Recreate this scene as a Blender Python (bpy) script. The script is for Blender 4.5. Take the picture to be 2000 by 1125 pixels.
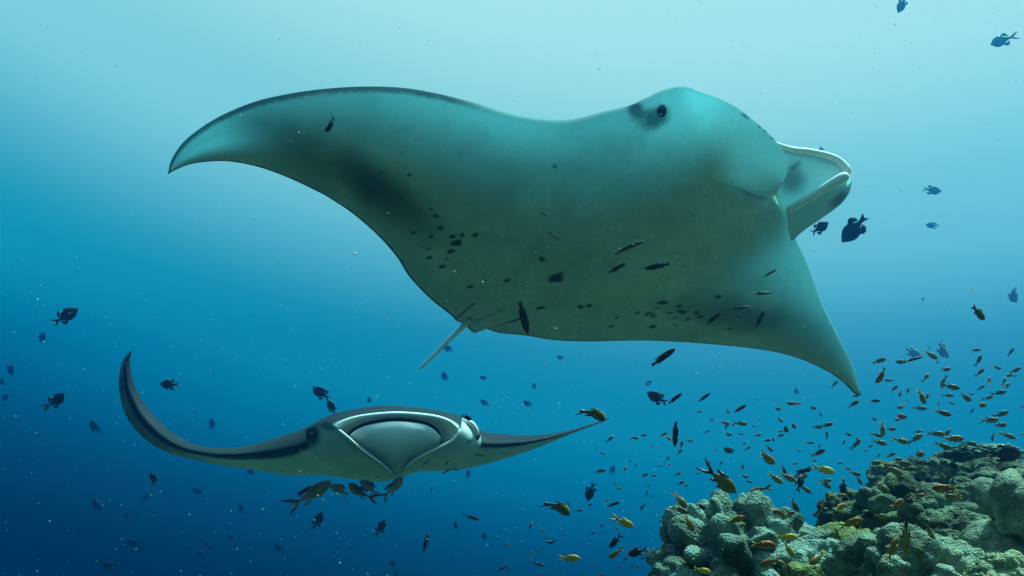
import bpy, bmesh, math, random
import numpy as np
from mathutils import Vector, Matrix

random.seed(7)
RNG = np.random.default_rng(11)
sc = bpy.context.scene
COL = sc.collection
for o in list(bpy.data.objects):
    bpy.data.objects.remove(o)

# ------------------------------------------------------------------ camera
PITCH = math.radians(14.0)
TANH = 0.637                      # tangent of half the horizontal view angle
cam_d = bpy.data.cameras.new("camera")
cam_d.sensor_width = 36.0
cam_d.lens = 18.0 / TANH
cam_d.clip_start = 0.05
cam_d.clip_end = 500.0
cam = bpy.data.objects.new("camera", cam_d)
cam.rotation_euler = (math.pi / 2 + PITCH, 0, 0)
COL.objects.link(cam)
sc.camera = cam
CR = np.array([1.0, 0.0, 0.0])
CU = np.array([0.0, -math.sin(PITCH), math.cos(PITCH)])
CF = np.array([0.0, math.cos(PITCH), math.sin(PITCH)])

# ------------------------------------------------------------------ water light, sun, exposure
SUN_EL, SUN_AZ = math.radians(64), math.radians(72)      # azimuth: 0 = straight ahead, + = to the right
world = bpy.data.worlds.new("World")
sc.world = world
world.use_nodes = True
wn, wl = world.node_tree.nodes, world.node_tree.links
wn.clear()
w_out = wn.new("ShaderNodeOutputWorld")
w_bg = wn.new("ShaderNodeBackground")
w_tc = wn.new("ShaderNodeTexCoord")
w_nrm = wn.new("ShaderNodeVectorMath"); w_nrm.operation = 'NORMALIZE'
wl.new(w_tc.outputs["Generated"], w_nrm.inputs[0])
# open water: radiance falls off smoothly with the angle from the brightest water overhead
GL_EL, GL_AZ = math.radians(72), math.radians(34)
w_dot = wn.new("ShaderNodeVectorMath"); w_dot.operation = 'DOT_PRODUCT'
w_dot.inputs[1].default_value = (math.sin(GL_AZ) * math.cos(GL_EL), math.cos(GL_AZ) * math.cos(GL_EL), math.sin(GL_EL))
wl.new(w_nrm.outputs[0], w_dot.inputs[0])
w_map = wn.new("ShaderNodeMapRange"); w_map.inputs[1].default_value = -1; w_map.inputs[2].default_value = 1
wl.new(w_dot.outputs["Value"], w_map.inputs[0])
w_ramp = wn.new("ShaderNodeValToRGB")
w_ramp.color_ramp.interpolation = 'CARDINAL'
WATER = [(0.0, (0.0, 0.001, 0.003)), (0.4, (0.0, 0.001, 0.004)), (0.46, (0.0, 0.0233, 0.0212)), (0.51, (0.0, 0.0317, 0.0939)), (0.56, (0.0, 0.0472, 0.0824)), (0.61, (0.0008, 0.1876, 0.3224)), (0.66, (0.0082, 0.4255, 0.5708)), (0.71, (0.0768, 0.512, 0.6091)), (0.76, (0.3613, 0.7754, 0.8092)), (0.81, (0.4353, 0.8303, 0.8263)), (0.87, (0.6626, 0.9719, 0.8953)), (1.0, (0.5, 0.8, 0.75))]
el = w_ramp.color_ramp.elements
while len(el) < len(WATER):
    el.new(0.5)
for e, (p, c) in zip(el, WATER):
    e.position = p; e.color = (*c, 1)
wl.new(w_map.outputs[0], w_ramp.inputs[0])
# daylight coming down through the surface (only from steeply above, tinted by the water it crossed)
w_sky = wn.new("ShaderNodeTexSky"); w_sky.sky_type = 'NISHITA'; w_sky.sun_disc = False
w_sky.sun_elevation = SUN_EL; w_sky.sun_rotation = SUN_AZ
w_sep = wn.new("ShaderNodeSeparateXYZ"); wl.new(w_nrm.outputs[0], w_sep.inputs[0])
w_win = wn.new("ShaderNodeMapRange"); w_win.interpolation_type = 'SMOOTHSTEP'
w_win.inputs[1].default_value = 0.62; w_win.inputs[2].default_value = 0.95
wl.new(w_sep.outputs["Z"], w_win.inputs[0])
w_tint = wn.new("ShaderNodeMix"); w_tint.data_type = 'RGBA'; w_tint.blend_type = 'MULTIPLY'
w_tint.inputs["Factor"].default_value = 1.0
w_tint.inputs[7].default_value = (0.012, 0.052, 0.055, 1)     # 0.1 sky strength times the water's colour
wl.new(w_sky.outputs[0], w_tint.inputs[6])
w_msk = wn.new("ShaderNodeVectorMath"); w_msk.operation = 'SCALE'
wl.new(w_tint.outputs[2], w_msk.inputs[0]); wl.new(w_win.outputs[0], w_msk.inputs["Scale"])
w_add = wn.new("ShaderNodeVectorMath"); w_add.operation = 'ADD'
wl.new(w_ramp.outputs[0], w_add.inputs[0]); wl.new(w_msk.outputs[0], w_add.inputs[1])
w_bg.inputs["Strength"].default_value = 0.50
wl.new(w_add.outputs[0], w_bg.inputs["Color"])
wl.new(w_bg.outputs[0], w_out.inputs["Surface"])

sun_d = bpy.data.lights.new("sun", 'SUN')
sun_d.energy = 5.0
sun_d.angle = math.radians(6.0)          # the surface spreads the sun a little
sun_d.color = (0.64, 1.0, 0.85)
sun = bpy.data.objects.new("sun", sun_d)
sdir = Vector((math.sin(SUN_AZ) * math.cos(SUN_EL), math.cos(SUN_AZ) * math.cos(SUN_EL), math.sin(SUN_EL)))
sun.rotation_euler = sdir.to_track_quat('Z', 'Y').to_euler()
sun.location = sdir * 5
COL.objects.link(sun)

sc.view_settings.view_transform = 'Standard'
sc.view_settings.look = 'None'
sc.view_settings.exposure = 1.0
sc.view_settings.gamma = 1.0
sc.view_settings.use_curve_mapping = False
sc.render.film_transparent = False
sc.cycles.max_bounces = 5
sc.cycles.diffuse_bounces = 3
sc.cycles.volume_bounces = 1
sc.cycles.use_denoising = True

# ------------------------------------------------------------------ helpers
def P(px, py, d):
    """A point of the place: the photograph's pixel seen at depth d metres."""
    px, py, d = np.broadcast_arrays(np.asarray(px, float), np.asarray(py, float), np.asarray(d, float))
    x = (px - 1000.0) / 1000.0 * TANH * d
    y = (562.5 - py) / 1000.0 * TANH * d
    return x[..., None] * CR + y[..., None] * CU + d[..., None] * CF

def tag(o, label=None, cat=None, group=None, kind=None):
    if label: o["label"] = label
    if cat: o["category"] = cat
    if group: o["group"] = group
    if kind: o["kind"] = kind
    return o

def mesh_np(name, verts, faces, smooth=True):
    me = bpy.data.meshes.new(name)
    me.from_pydata(np.asarray(verts).tolist(), [], [list(map(int, f)) for f in faces])
    me.update()
    if smooth:
        me.shade_smooth()
    return me

def mesh_fast(name, verts, quads=None, tris=None, smooth=True):
    """numpy arrays straight into a mesh"""
    verts = np.asarray(verts, np.float32)
    me = bpy.data.meshes.new(name)
    me.vertices.add(len(verts)); me.vertices.foreach_set("co", verts.ravel())
    loops, starts, tot = [], [], 0
    if quads is not None and len(quads):
        loops.append(np.asarray(quads, np.int32).ravel()); starts.append(np.arange(len(quads)) * 4 + tot); tot += len(quads) * 4
    if tris is not None and len(tris):
        loops.append(np.asarray(tris, np.int32).ravel()); starts.append(np.arange(len(tris)) * 3 + tot); tot += len(tris) * 3
    loops = np.concatenate(loops); starts = np.concatenate(starts)
    me.loops.add(len(loops)); me.loops.foreach_set("vertex_index", loops)
    me.polygons.add(len(starts)); me.polygons.foreach_set("loop_start", starts.astype(np.int32))
    me.update(calc_edges=True)
    me.validate()
    if smooth:
        me.shade_smooth()
    return me

def obj(name, me, mat=None, parent=None):
    o = bpy.data.objects.new(name, me)
    COL.objects.link(o)
    if mat is not None and len(me.materials) == 0:
        me.materials.append(mat)
    if parent is not None:
        o.parent = parent
    return o

def grid_quads(nu, nv, off=0, wrap=False, flip=False):
    i, j = np.meshgrid(np.arange(nu - 1), np.arange(nv if wrap else nv - 1), indexing='ij')
    a = i * nv + j; b = (i + 1) * nv + j
    jn = (j + 1) % nv
    c = (i + 1) * nv + jn; d = i * nv + jn
    q = np.stack([a, b, c, d], -1).reshape(-1, 4) + off
    return q[:, ::-1] if flip else q

def spline(pts, n=400, closed=False):
    """Catmull-Rom through pts (k,m), resampled evenly by arc length of the first two coordinates"""
    p = np.asarray(pts, float)
    if closed:
        q = np.vstack([p[-1], p, p[0], p[1]])
    else:
        q = np.vstack([2 * p[0] - p[1], p, 2 * p[-1] - p[-2]])
    out = []
    for k in range(1, len(q) - 2):
        t = np.linspace(0, 1, 24, endpoint=False)[:, None]
        p0, p1, p2, p3 = q[k - 1], q[k], q[k + 1], q[k + 2]
        out.append(0.5 * (2 * p1 + (p2 - p0) * t + (2 * p0 - 5 * p1 + 4 * p2 - p3) * t ** 2 + (3 * p1 - p0 - 3 * p2 + p3) * t ** 3))
    out.append((q[-2])[None])
    c = np.vstack(out)
    s = np.r_[0, np.cumsum(np.linalg.norm(np.diff(c[:, :2], axis=0), axis=1) + 1e-9)]
    t = np.linspace(0, s[-1], n)
    return np.stack([np.interp(t, s, c[:, k]) for k in range(c.shape[1])], -1)

def smoothstep(a, b, x):
    t = np.clip((x - a) / (b - a), 0, 1)
    return t * t * (3 - 2 * t)

def vnoise(p, seed=0):
    """value noise of points (n,k) in 0..1"""
    p = np.asarray(p, float)
    i = np.floor(p).astype(np.int64); f = p - i
    f = f * f * (3 - 2 * f)
    k = p.shape[1]
    res = np.zeros(len(p))
    for c in range(2 ** k):
        w = np.ones(len(p)); h = np.full(len(p), seed * 374761393, np.int64)
        for a in range(k):
            bit = (c >> a) & 1
            w *= f[:, a] if bit else 1 - f[:, a]
            h = h * 668265263 + (i[:, a] + bit) * (2246822519 + 1013 * a)
            h ^= (h >> 15)
        h = (h ^ (h >> 13)) * 1274126177
        h ^= h >> 16
        res += w * ((h & 0xFFFFFF) / float(0xFFFFFF))
    return res

def fbm(p, oct=4, seed=0):
    r, a, s, n = 0, 1.0, 1.0, 0
    for o in range(oct):
        r = r + a * (vnoise(np.asarray(p) * s, seed + o) - 0.5); n += a; a *= 0.5; s *= 2.03
    return r / n * 2

# ------------------------------------------------------------------ materials
def new_mat(name):
    m = bpy.data.materials.new(name); m.use_nodes = True
    nt = m.node_tree
    b = nt.nodes["Principled BSDF"]
    return m, nt, b

def N(nt, kind, **kw):
    n = nt.nodes.new(kind)
    for k, v in kw.items():
        setattr(n, k, v)
    return n

def mixcol(nt, fac, a, b, blend='MIX'):
    n = N(nt, "ShaderNodeMix", data_type='RGBA', blend_type=blend)
    for sock, v in ((n.inputs["Factor"], fac), (n.inputs[6], a), (n.inputs[7], b)):
        if hasattr(v, "links") or hasattr(v, "is_linked"):
            nt.links.new(v, sock)
        else:
            sock.default_value = v if not isinstance(v, tuple) else (*v, 1)
    return n.outputs[2]

def noise(nt, scale, detail=4, rough=0.55, coord=None, stretch=None):
    n = N(nt, "ShaderNodeTexNoise")
    n.inputs["Scale"].default_value = scale; n.inputs["Detail"].default_value = detail; n.inputs["Roughness"].default_value = rough
    if coord is not None:
        nt.links.new(coord, n.inputs["Vector"])
    return n.outputs["Fac"]

def ramp(nt, v, a, b):
    n = N(nt, "ShaderNodeMapRange", interpolation_type='SMOOTHSTEP')
    n.inputs[1].default_value = a; n.inputs[2].default_value = b
    nt.links.new(v, n.inputs[0])
    return n.outputs[0]

def bump(nt, b, h, strength, dist):
    n = N(nt, "ShaderNodeBump"); n.inputs["Strength"].default_value = strength; n.inputs["Distance"].default_value = dist
    nt.links.new(h, n.inputs["Height"]); nt.links.new(n.outputs[0], b.inputs["Normal"])

def mat_manta():
    m, nt, b = new_mat("manta_skin")
    tc = N(nt, "ShaderNodeTexCoord").outputs["Object"]
    mark = N(nt, "ShaderNodeAttribute", attribute_name="mark").outputs["Fac"]
    pale = N(nt, "ShaderNodeAttribute", attribute_name="pale").outputs["Fac"]
    big, fine = noise(nt, 3.0, 7, 0.68, tc), noise(nt, 34, 5, 0.7, tc)
    belly = mixcol(nt, ramp(nt, big, 0.35, 0.7), (0.38, 0.53, 0.48), (0.53, 0.69, 0.64))
    belly = mixcol(nt, ramp(nt, fine, 0.50, 0.72), belly, (0.36, 0.48, 0.41))
    belly = mixcol(nt, pale, belly, (0.86, 0.88, 0.86))
    dark = mixcol(nt, ramp(nt, fine, 0.4, 0.7), (0.009, 0.017, 0.022), (0.020, 0.032, 0.038))
    c = mixcol(nt, mark, belly, dark)
    nt.links.new(c, b.inputs["Base Color"])
    b.inputs["Roughness"].default_value = 0.58
    sp = N(nt, "ShaderNodeMapRange"); sp.inputs[3].default_value = 0.22; sp.inputs[4].default_value = 0.06
    nt.links.new(mark, sp.inputs[0]); nt.links.new(sp.outputs[0], b.inputs["Specular IOR Level"])
    bump(nt, b, noise(nt, 120, 4, 0.7, tc), 0.35, 0.004)
    # thin wing tips and flaps pass light; head and forward belly also, to brighten them
    thin = N(nt, "ShaderNodeAttribute", attribute_name="thin").outputs["Fac"]
    tr = N(nt, "ShaderNodeBsdfTranslucent"); nt.links.new(mixcol(nt, mark, (0.33, 0.66, 0.71), (0.06, 0.14, 0.17)), tr.inputs["Color"])
    mx = N(nt, "ShaderNodeMixShader")
    nt.links.new(thin, mx.inputs[0]); nt.links.new(b.outputs[0], mx.inputs[1]); nt.links.new(tr.outputs[0], mx.inputs[2])
    nt.links.new(mx.outputs[0], nt.nodes["Material Output"].inputs["Surface"])
    return m

def mat_plain(name, col, rough=0.5, var=None, scale=20, spec=0.3):
    m, nt, b = new_mat(name)
    tc = N(nt, "ShaderNodeTexCoord").outputs["Object"]
    f = noise(nt, scale, 4, 0.6, tc)
    c = mixcol(nt, ramp(nt, f, 0.3, 0.7), col, var or tuple(x * 0.7 for x in col))
    nt.links.new(c, b.inputs["Base Color"])
    b.inputs["Roughness"].default_value = rough
    b.inputs["Specular IOR Level"].default_value = spec
    return m

def mat_fish(name, back, flank, under, mid=0.55, rand=0.25):
    """countershaded fish: the back, the flank and the belly each have their own pigment"""
    m, nt, b = new_mat(name)
    tcn = N(nt, "ShaderNodeTexCoord")
    sp = N(nt, "ShaderNodeSeparateXYZ"); nt.links.new(tcn.outputs["Object"], sp.inputs[0])
    f = noise(nt, 14, 3, 0.6, tcn.outputs["Object"])
    ad = N(nt, "ShaderNodeMath", operation='MULTIPLY_ADD'); ad.inputs[1].default_value = 0.08
    nt.links.new(f, ad.inputs[0]); nt.links.new(sp.outputs["Z"], ad.inputs[2])
    c = mixcol(nt, ramp(nt, ad.outputs[0], -0.06, 0.05), under, flank)
    c = mixcol(nt, ramp(nt, ad.outputs[0], 0.04, 0.16), c, back)
    oi = N(nt, "ShaderNodeObjectInfo")
    hs = N(nt, "ShaderNodeHueSaturation")
    mr = N(nt, "ShaderNodeMapRange"); mr.inputs[3].default_value = 1 - rand; mr.inputs[4].default_value = 1 + rand
    nt.links.new(oi.outputs["Random"], mr.inputs[0]); nt.links.new(mr.outputs[0], hs.inputs["Value"])
    mh = N(nt, "ShaderNodeMapRange"); mh.inputs[3].default_value = 0.5 - 0.08 * rand; mh.inputs[4].default_value = 0.5 + 0.08 * rand
    nt.links.new(oi.outputs["Random"], mh.inputs[0]); nt.links.new(mh.outputs[0], hs.inputs["Hue"])
    nt.links.new(c, hs.inputs["Color"])
    nt.links.new(hs.outputs[0], b.inputs["Base Color"])
    b.inputs["Roughness"].default_value = 0.42
    b.inputs["Specular IOR Level"].default_value = 0.35
    return m

def mat_coral(name, tip, low, spotty, scale=30.0, bstr=0.5):
    """stony coral: polyp-pitted skin, algae and encrusting patches of their own"""
    m, nt, b = new_mat(name)
    tc = N(nt, "ShaderNodeTexCoord").outputs["Object"]
    patch, grain = noise(nt, 5.5, 6, 0.62, tc), noise(nt, scale, 5, 0.65, tc)
    c = mixcol(nt, ramp(nt, patch, 0.36, 0.62), low, tip)
    c = mixcol(nt, ramp(nt, grain, 0.52, 0.72), c, spotty)
    vo = N(nt, "ShaderNodeTexVoronoi"); vo.inputs["Scale"].default_value = scale * 4.5
    nt.links.new(tc, vo.inputs["Vector"])
    c = mixcol(nt, ramp(nt, vo.outputs["Distance"], 0.35, 0.0), c, tuple(x * 0.55 for x in low))
    nt.links.new(c, b.inputs["Base Color"])
    b.inputs["Roughness"].default_value = 0.85
    b.inputs["Specular IOR Level"].default_value = 0.15
    hs = N(nt, "ShaderNodeMath", operation='ADD')
    nt.links.new(grain, hs.inputs[0]); nt.links.new(vo.outputs["Distance"], hs.inputs[1])
    bump(nt, b, hs.outputs[0], bstr, 0.01)
    return m

M_MANTA = mat_manta()
M_EYE = mat_plain("eye_dark", (0.008, 0.009, 0.012), 0.35, (0.02, 0.02, 0.03), 60, 0.5)
M_ANTHIAS = mat_fish("anthias_skin", (0.26, 0.085, 0.012), (0.16, 0.095, 0.015), (0.17, 0.125, 0.03), rand=0.35)
M_OLIVE = mat_fish("olive_skin", (0.14, 0.10, 0.015), (0.15, 0.12, 0.025), (0.17, 0.15, 0.05), rand=0.3)
M_GOLD = mat_fish("golden_skin", (0.52, 0.28, 0.015), (0.42, 0.30, 0.03), (0.40, 0.34, 0.10), rand=0.15)
M_RED = mat_fish("red_skin", (0.42, 0.09, 0.01), (0.15, 0.035, 0.010), (0.20, 0.13, 0.015), rand=0.1)
M_YFIN = mat_plain("yellow_fin", (0.40, 0.30, 0.02), 0.5, (0.30, 0.20, 0.02), 12)
M_OFIN = mat_plain("olive_fin", (0.16, 0.12, 0.02), 0.5, (0.10, 0.08, 0.02), 12)
M_BLACK = mat_plain("black_skin", (0.012, 0.013, 0.018), 0.4, (0.022, 0.022, 0.026), 10)
M_BLUE = mat_plain("indigo_skin", (0.018, 0.026, 0.034), 0.6, (0.026, 0.034, 0.040), 8)
M_HAZED = mat_plain("hazed_skin", (0.40, 0.45, 0.38), 0.6, (0.32, 0.37, 0.32), 8)  # paled to stand for the haze over far fish
M_NAVY = mat_plain("deep_blue_skin", (0.008, 0.022, 0.15), 0.4, (0.01, 0.03, 0.10), 8)
M_JACK = mat_fish("brown_skin", (0.030, 0.032, 0.026), (0.20, 0.17, 0.10), (0.26, 0.23, 0.15), rand=0.1)
M_STRIPE = mat_fish("striped_skin", (0.30, 0.24, 0.015), (0.035, 0.035, 0.012), (0.10, 0.11, 0.05), rand=0.05)
M_CLEAN = mat_fish("cleaner_skin", (0.05, 0.06, 0.06), (0.012, 0.014, 0.018), (0.20, 0.24, 0.26), rand=0.05)

# ------------------------------------------------------------------ the reef slope (one sheet) and its corals
def reef_height(x, y):
    edge = 0.40 + (y - 3.0) * 0.72 + 0.25 * np.sin(y * 1.3 + 0.5)
    edge = np.where(y < 3.0, 0.40 + (y - 3.0) * 0.25, edge)
    t = x - edge
    top = -0.62 + 0.085 * np.clip(y - 3.0, -6, 9) + 0.05 * np.clip(t, 0, 6)
    drop = np.where(t < 0, 1.15 * t, 0.0)
    z = top + drop
    # behind and under the diver the reef top goes on, gently
    z = np.where(z < -4.5, -4.5 + 0.12 * (z + 4.5), z)
    return z

gx = np.unique(np.concatenate([np.linspace(-34, -2, 90), np.linspace(-2, 8, 420), np.linspace(8, 34, 70)]))
gy = np.unique(np.concatenate([np.linspace(-16, 1.5, 60), np.linspace(1.5, 9.5, 400), np.linspace(9.5, 44, 70)]))
X, Y = np.meshgrid(gx, gy, indexing='ij')
xy = np.stack([X.ravel(), Y.ravel()], -1)
Z = reef_height(xy[:, 0], xy[:, 1])
near = np.exp(-((xy[:, 0] - 2.5) ** 2 + (xy[:, 1] - 5.0) ** 2) / 60.0)
# lumps of rubble and overgrown rock: rounded cells
def lumps2d(p, cell, seed):
    q = p / cell; i = np.floor(q); best = np.full(len(p), 9.0)
    for dx in (-1, 0, 1):
        for dy in (-1, 0, 1):
            c = i + np.array([dx, dy])
            jx = vnoise(c * 1.0 + 0.0001, seed); jy = vnoise(c + 0.0001, seed + 9)
            d = np.hypot(c[:, 0] + jx - q[:, 0], c[:, 1] + jy - q[:, 1])
            best = np.minimum(best, d)
    return np.sqrt(np.clip(1 - (best / 0.85) ** 2, 0, 1))
Z = Z + near * (0.20 * lumps2d(xy, 0.46, 3) + 0.085 * lumps2d(xy, 0.17, 5) + 0.03 * lumps2d(xy, 0.06, 8) - 0.14)
Z = Z + 0.16 * fbm(xy * 0.8, 4, 21)
M_REEF = mat_coral("reef_rock", (0.12, 0.15, 0.09), (0.030, 0.042, 0.022), (0.07, 0.085, 0.035), 22, 0.9)
M_SAND = None
ground = obj("reef_slope", mesh_fast("reef_slope", np.column_stack([xy, Z]), grid_quads(len(gx), len(gy))), M_REEF)
tag(ground, "lumpy coral rubble slope dropping away into blue water", None, None, "structure")

_bm = bmesh.new(); bmesh.ops.create_icosphere(_bm, subdivisions=6, radius=1.0)
ICO = np.array([v.co[:] for v in _bm.verts]); ICO_F = np.array([[v.index for v in f.verts] for f in _bm.faces]); _bm.free()
_bm = bmesh.new(); bmesh.ops.create_icosphere(_bm, subdivisions=5, radius=1.0)
ICO5 = np.array([v.co[:] for v in _bm.verts]); ICO5_F = np.array([[v.index for v in f.verts] for f in _bm.faces]); _bm.free()

def lobes(p, n, r, seed, jitter=0.35):
    g = np.random.default_rng(seed)
    k = np.arange(n) + 0.5
    ph = np.arccos(1 - 2 * k / n); th = np.pi * (1 + 5 ** 0.5) * k
    c = np.stack([np.cos(th) * np.sin(ph), np.sin(th) * np.sin(ph), np.cos(ph)], -1)
    c += g.normal(0, jitter * r, c.shape); c /= np.linalg.norm(c, axis=1)[:, None]
    rr = r * g.uniform(0.65, 1.25, n); hh = g.uniform(0.55, 1.15, n)
    best = np.zeros(len(p))
    for s in range(0, len(p), 20000):
        d2 = ((p[s:s + 20000, None, :] - c[None]) ** 2).sum(-1)
        best[s:s + 20000] = (hh * np.clip(1 - d2 / rr ** 2, 0, 1) ** 0.6).max(1)
    return best

def coral(label, px, py, d, rad, mat, n1=70, r1=0.30, a1=0.16, n2=500, r2=0.11, a2=0.04, rough=0.012, seed=1,
          squash=(1, 1, 0.85), warp=0.25, ico=(None, None), name="coral_head", rotz=0.0):
    p0, f0 = (ICO, ICO_F) if ico[0] is None else ico
    p = p0
    base = 1 + warp * fbm(p * 1.3 + seed * 7.1, 3, seed)
    wv = np.stack([fbm(p * 2.6 + 9.3 * k_ + seed, 2, seed + k_) for k_ in range(3)], -1)
    pw = p + 0.7 * r1 * wv; pw /= np.linalg.norm(pw, axis=1)[:, None]
    disp = base + a1 * lobes(pw, n1, r1, seed)
    if a2:
        pw = p + 0.5 * r2 * np.roll(wv, 1, 1); pw /= np.linalg.norm(pw, axis=1)[:, None]
        disp = disp + a2 * lobes(pw, n2, r2, seed + 50, 0.6)
    disp = disp + rough * fbm(p * 24 + seed, 3, seed + 3) * 2
    v = p * disp[:, None] * rad * np.array(squash)
    v = v / (1 + a1 * 0.5)
    o = obj(name, mesh_fast(name, v, None, f0), mat)
    o.location = Vector(P(px, py, d).tolist())
    o.rotation_euler = (0, 0, rotz)
    tag(o, label, "coral", "coral heads on the reef")
    return o

M_C1 = mat_coral("pale_knob_coral", (0.20, 0.29, 0.24), (0.050, 0.080, 0.055), (0.10, 0.14, 0.075), 20, 0.8)
M_C2 = mat_coral("green_nodule_coral", (0.24, 0.28, 0.09), (0.055, 0.075, 0.025), (0.15, 0.17, 0.045), 26, 0.9)
M_C3 = mat_coral("grey_rock_coral", (0.15, 0.20, 0.125), (0.032, 0.048, 0.026), (0.085, 0.105, 0.042), 22, 0.9)
M_C4 = mat_coral("smooth_pale_coral", (0.25, 0.31, 0.22), (0.075, 0.105, 0.065), (0.13, 0.16, 0.085), 30, 0.7)
M_C6 = mat_coral("bare_pale_coral", (0.26, 0.31, 0.22), (0.075, 0.10, 0.065), (0.13, 0.16, 0.09), 26, 0.5)
M_C5 = mat_coral("pitted_pale_coral", (0.46, 0.52, 0.33), (0.18, 0.22, 0.12), (0.06, 0.075, 0.04), 40, 0.9)

coral("big pale knobbly coral mound at the reef's outer edge", 1445, 1125, 3.25, 0.285, M_C1, 150, 0.205, 0.52, 800, 0.085, 0.12, 0.012, 3, (1.08, 1.0, 1.0), 0.25)
coral("low pale coral knob at the foot of the big knobbly mound", 1325, 1148, 3.1, 0.105, M_C1, 50, 0.33, 0.34, 200, 0.15, 0.05, 0.01, 4, (1.1, 1, 0.95), 0.2, (ICO5, ICO5_F))
coral("ridged pale coral shoulder behind the big knobbly mound", 1545, 1095, 3.45, 0.17, M_C1, 80, 0.27, 0.26, 300, 0.12, 0.05, 0.012, 8, (1.25, 1.0, 0.85), 0.3)
coral("yellow-green nodular coral in the hollow between two mounds", 1632, 1105, 3.5, 0.19, M_C2, 150, 0.20, 0.20, 900, 0.075, 0.09, 0.02, 12, (1.1, 1, 0.8), 0.3)
coral("rough grey coral mound with dark hollows in the reef's middle", 1775, 1045, 3.9, 0.235, M_C3, 70, 0.29, 0.55, 700, 0.09, 0.12, 0.02, 15, (1.25, 1, 0.95), 0.35)
coral("small rough coral knoll beside the grey mound with hollows", 1655, 1015, 4.6, 0.15, M_C3, 70, 0.28, 0.32, 420, 0.11, 0.09, 0.02, 17, (1.1, 1, 0.9), 0.35)
coral("smooth pale lumpy coral in front of the grey mound", 1785, 1138, 2.55, 0.165, M_C4, 60, 0.32, 0.46, 420, 0.11, 0.08, 0.010, 22, (1.25, 1, 0.95), 0.3)
coral("large smooth rounded coral dome near the bottom corner", 1972, 1112, 2.65, 0.155, M_C6, 14, 0.6, 0.22, 90, 0.22, 0.035, 0.006, 27, (0.95, 1, 1.0), 0.12)
coral("smooth coral boulder cut by the picture's edge above the dome", 2022, 1000, 2.6, 0.125, M_C6, 16, 0.55, 0.24, 90, 0.22, 0.035, 0.004, 29, (0.95, 1, 1.05), 0.30)
coral("bright pitted coral lump in the very bottom corner", 1980, 1152, 2.05, 0.100, M_C5, 34, 0.40, 0.22, 500, 0.10, 0.07, 0.015, 31, (1.15, 1, 0.85), 0.25)
coral("round grey coral ball behind the smooth boulder", 1926, 972, 4.3, 0.095, M_C6, 9, 0.8, 0.12, 120, 0.2, 0.03, 0.01, 33, (0.95, 1, 1.0), 0.15, (ICO5, ICO5_F))
coral("little round coral knob beside the grey ball", 1882, 962, 4.6, 0.085, M_C3, 20, 0.5, 0.2, 200, 0.15, 0.08, 0.02, 35, (0.9, 1, 1.0), 0.2, (ICO5, ICO5_F))
coral("hazy lumpy coral ridge rising towards the picture's edge", 1960, 962, 5.2, 0.25, M_C3, 80, 0.30, 0.34, 420, 0.12, 0.09, 0.015, 37, (1.3, 1, 0.8), 0.35)
coral("faded bushy coral mound at the far end of the reef", 1795, 955, 6.4, 0.235, M_C3, 120, 0.22, 0.34, 700, 0.09, 0.14, 0.03, 41, (1.3, 1, 0.95), 0.5)
coral("faded broad coral shoulder along the far reef crest", 1905, 942, 6.8, 0.33, M_C3, 90, 0.28, 0.22, 700, 0.09, 0.10, 0.02, 43, (1.4, 1, 0.8), 0.3)
coral("greyish coral lump low in front of the rough knoll", 1880, 1080, 3.2, 0.17, M_C3, 44, 0.38, 0.32, 420, 0.12, 0.09, 0.02, 47, (1.0, 1, 0.9), 0.3)
coral("shaded coral boulder beneath the yellow-green corals", 1640, 1185, 2.9, 0.17, M_C2, 70, 0.30, 0.30, 420, 0.12, 0.09, 0.02, 49, (1.3, 1, 0.8), 0.3)
coral("hazy flat-topped coral with a bright ragged top on the crest", 1918, 886, 6.3, 0.155, M_C1, 160, 0.20, 0.30, 700, 0.08, 0.15, 0.04, 53, (1.7, 1, 0.42), 0.35)

# ------------------------------------------------------------------ manta rays
def set_attr(me, name, arr):
    a = me.attributes.new(name, 'FLOAT', 'POINT'); a.data.foreach_set("value", np.clip(arr, 0, 1).astype(np.float32))

class Body:
    """collects the pieces of one animal's continuous body"""
    def __init__(s): s.v, s.q, s.m, s.p, s.t, s.n = [], [], [], [], [], 0
    def add(s, V, q, mark, pale=None, thin=0.0):
        V = V.reshape(-1, 3); s.v.append(V); s.q.append(np.asarray(q) + s.n)
        s.m.append(np.broadcast_to(np.asarray(mark, float).ravel(), (len(V),)) if np.ndim(mark) else np.full(len(V), float(mark)))
        s.p.append(np.zeros(len(V)) if pale is None else (np.full(len(V), float(pale)) if np.ndim(pale) == 0 else np.asarray(pale, float).ravel()))
        s.t.append(np.full(len(V), float(thin)) if np.ndim(thin) == 0 else np.asarray(thin, float).ravel())
        s.n += len(V)
    def build(s, name):
        me = mesh_fast(name, np.vstack(s.v), np.vstack(s.q))
        set_attr(me, "mark", np.concatenate(s.m)); set_attr(me, "pale", np.concatenate(s.p)); set_attr(me, "thin", np.concatenate(s.t))
        return obj(name, me, M_MANTA)

def grid_normals(V):
    du = np.gradient(V, axis=0); dv = np.gradient(V, axis=1)
    n = np.cross(du, dv); return n / (np.linalg.norm(n, axis=-1, keepdims=True) + 1e-12)

def project(V):
    x, y, z = V @ CR, V @ CU, V @ CF
    return 1000 + x / z / TANH * 1000, 562.5 - y / z / TANH * 1000

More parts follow.
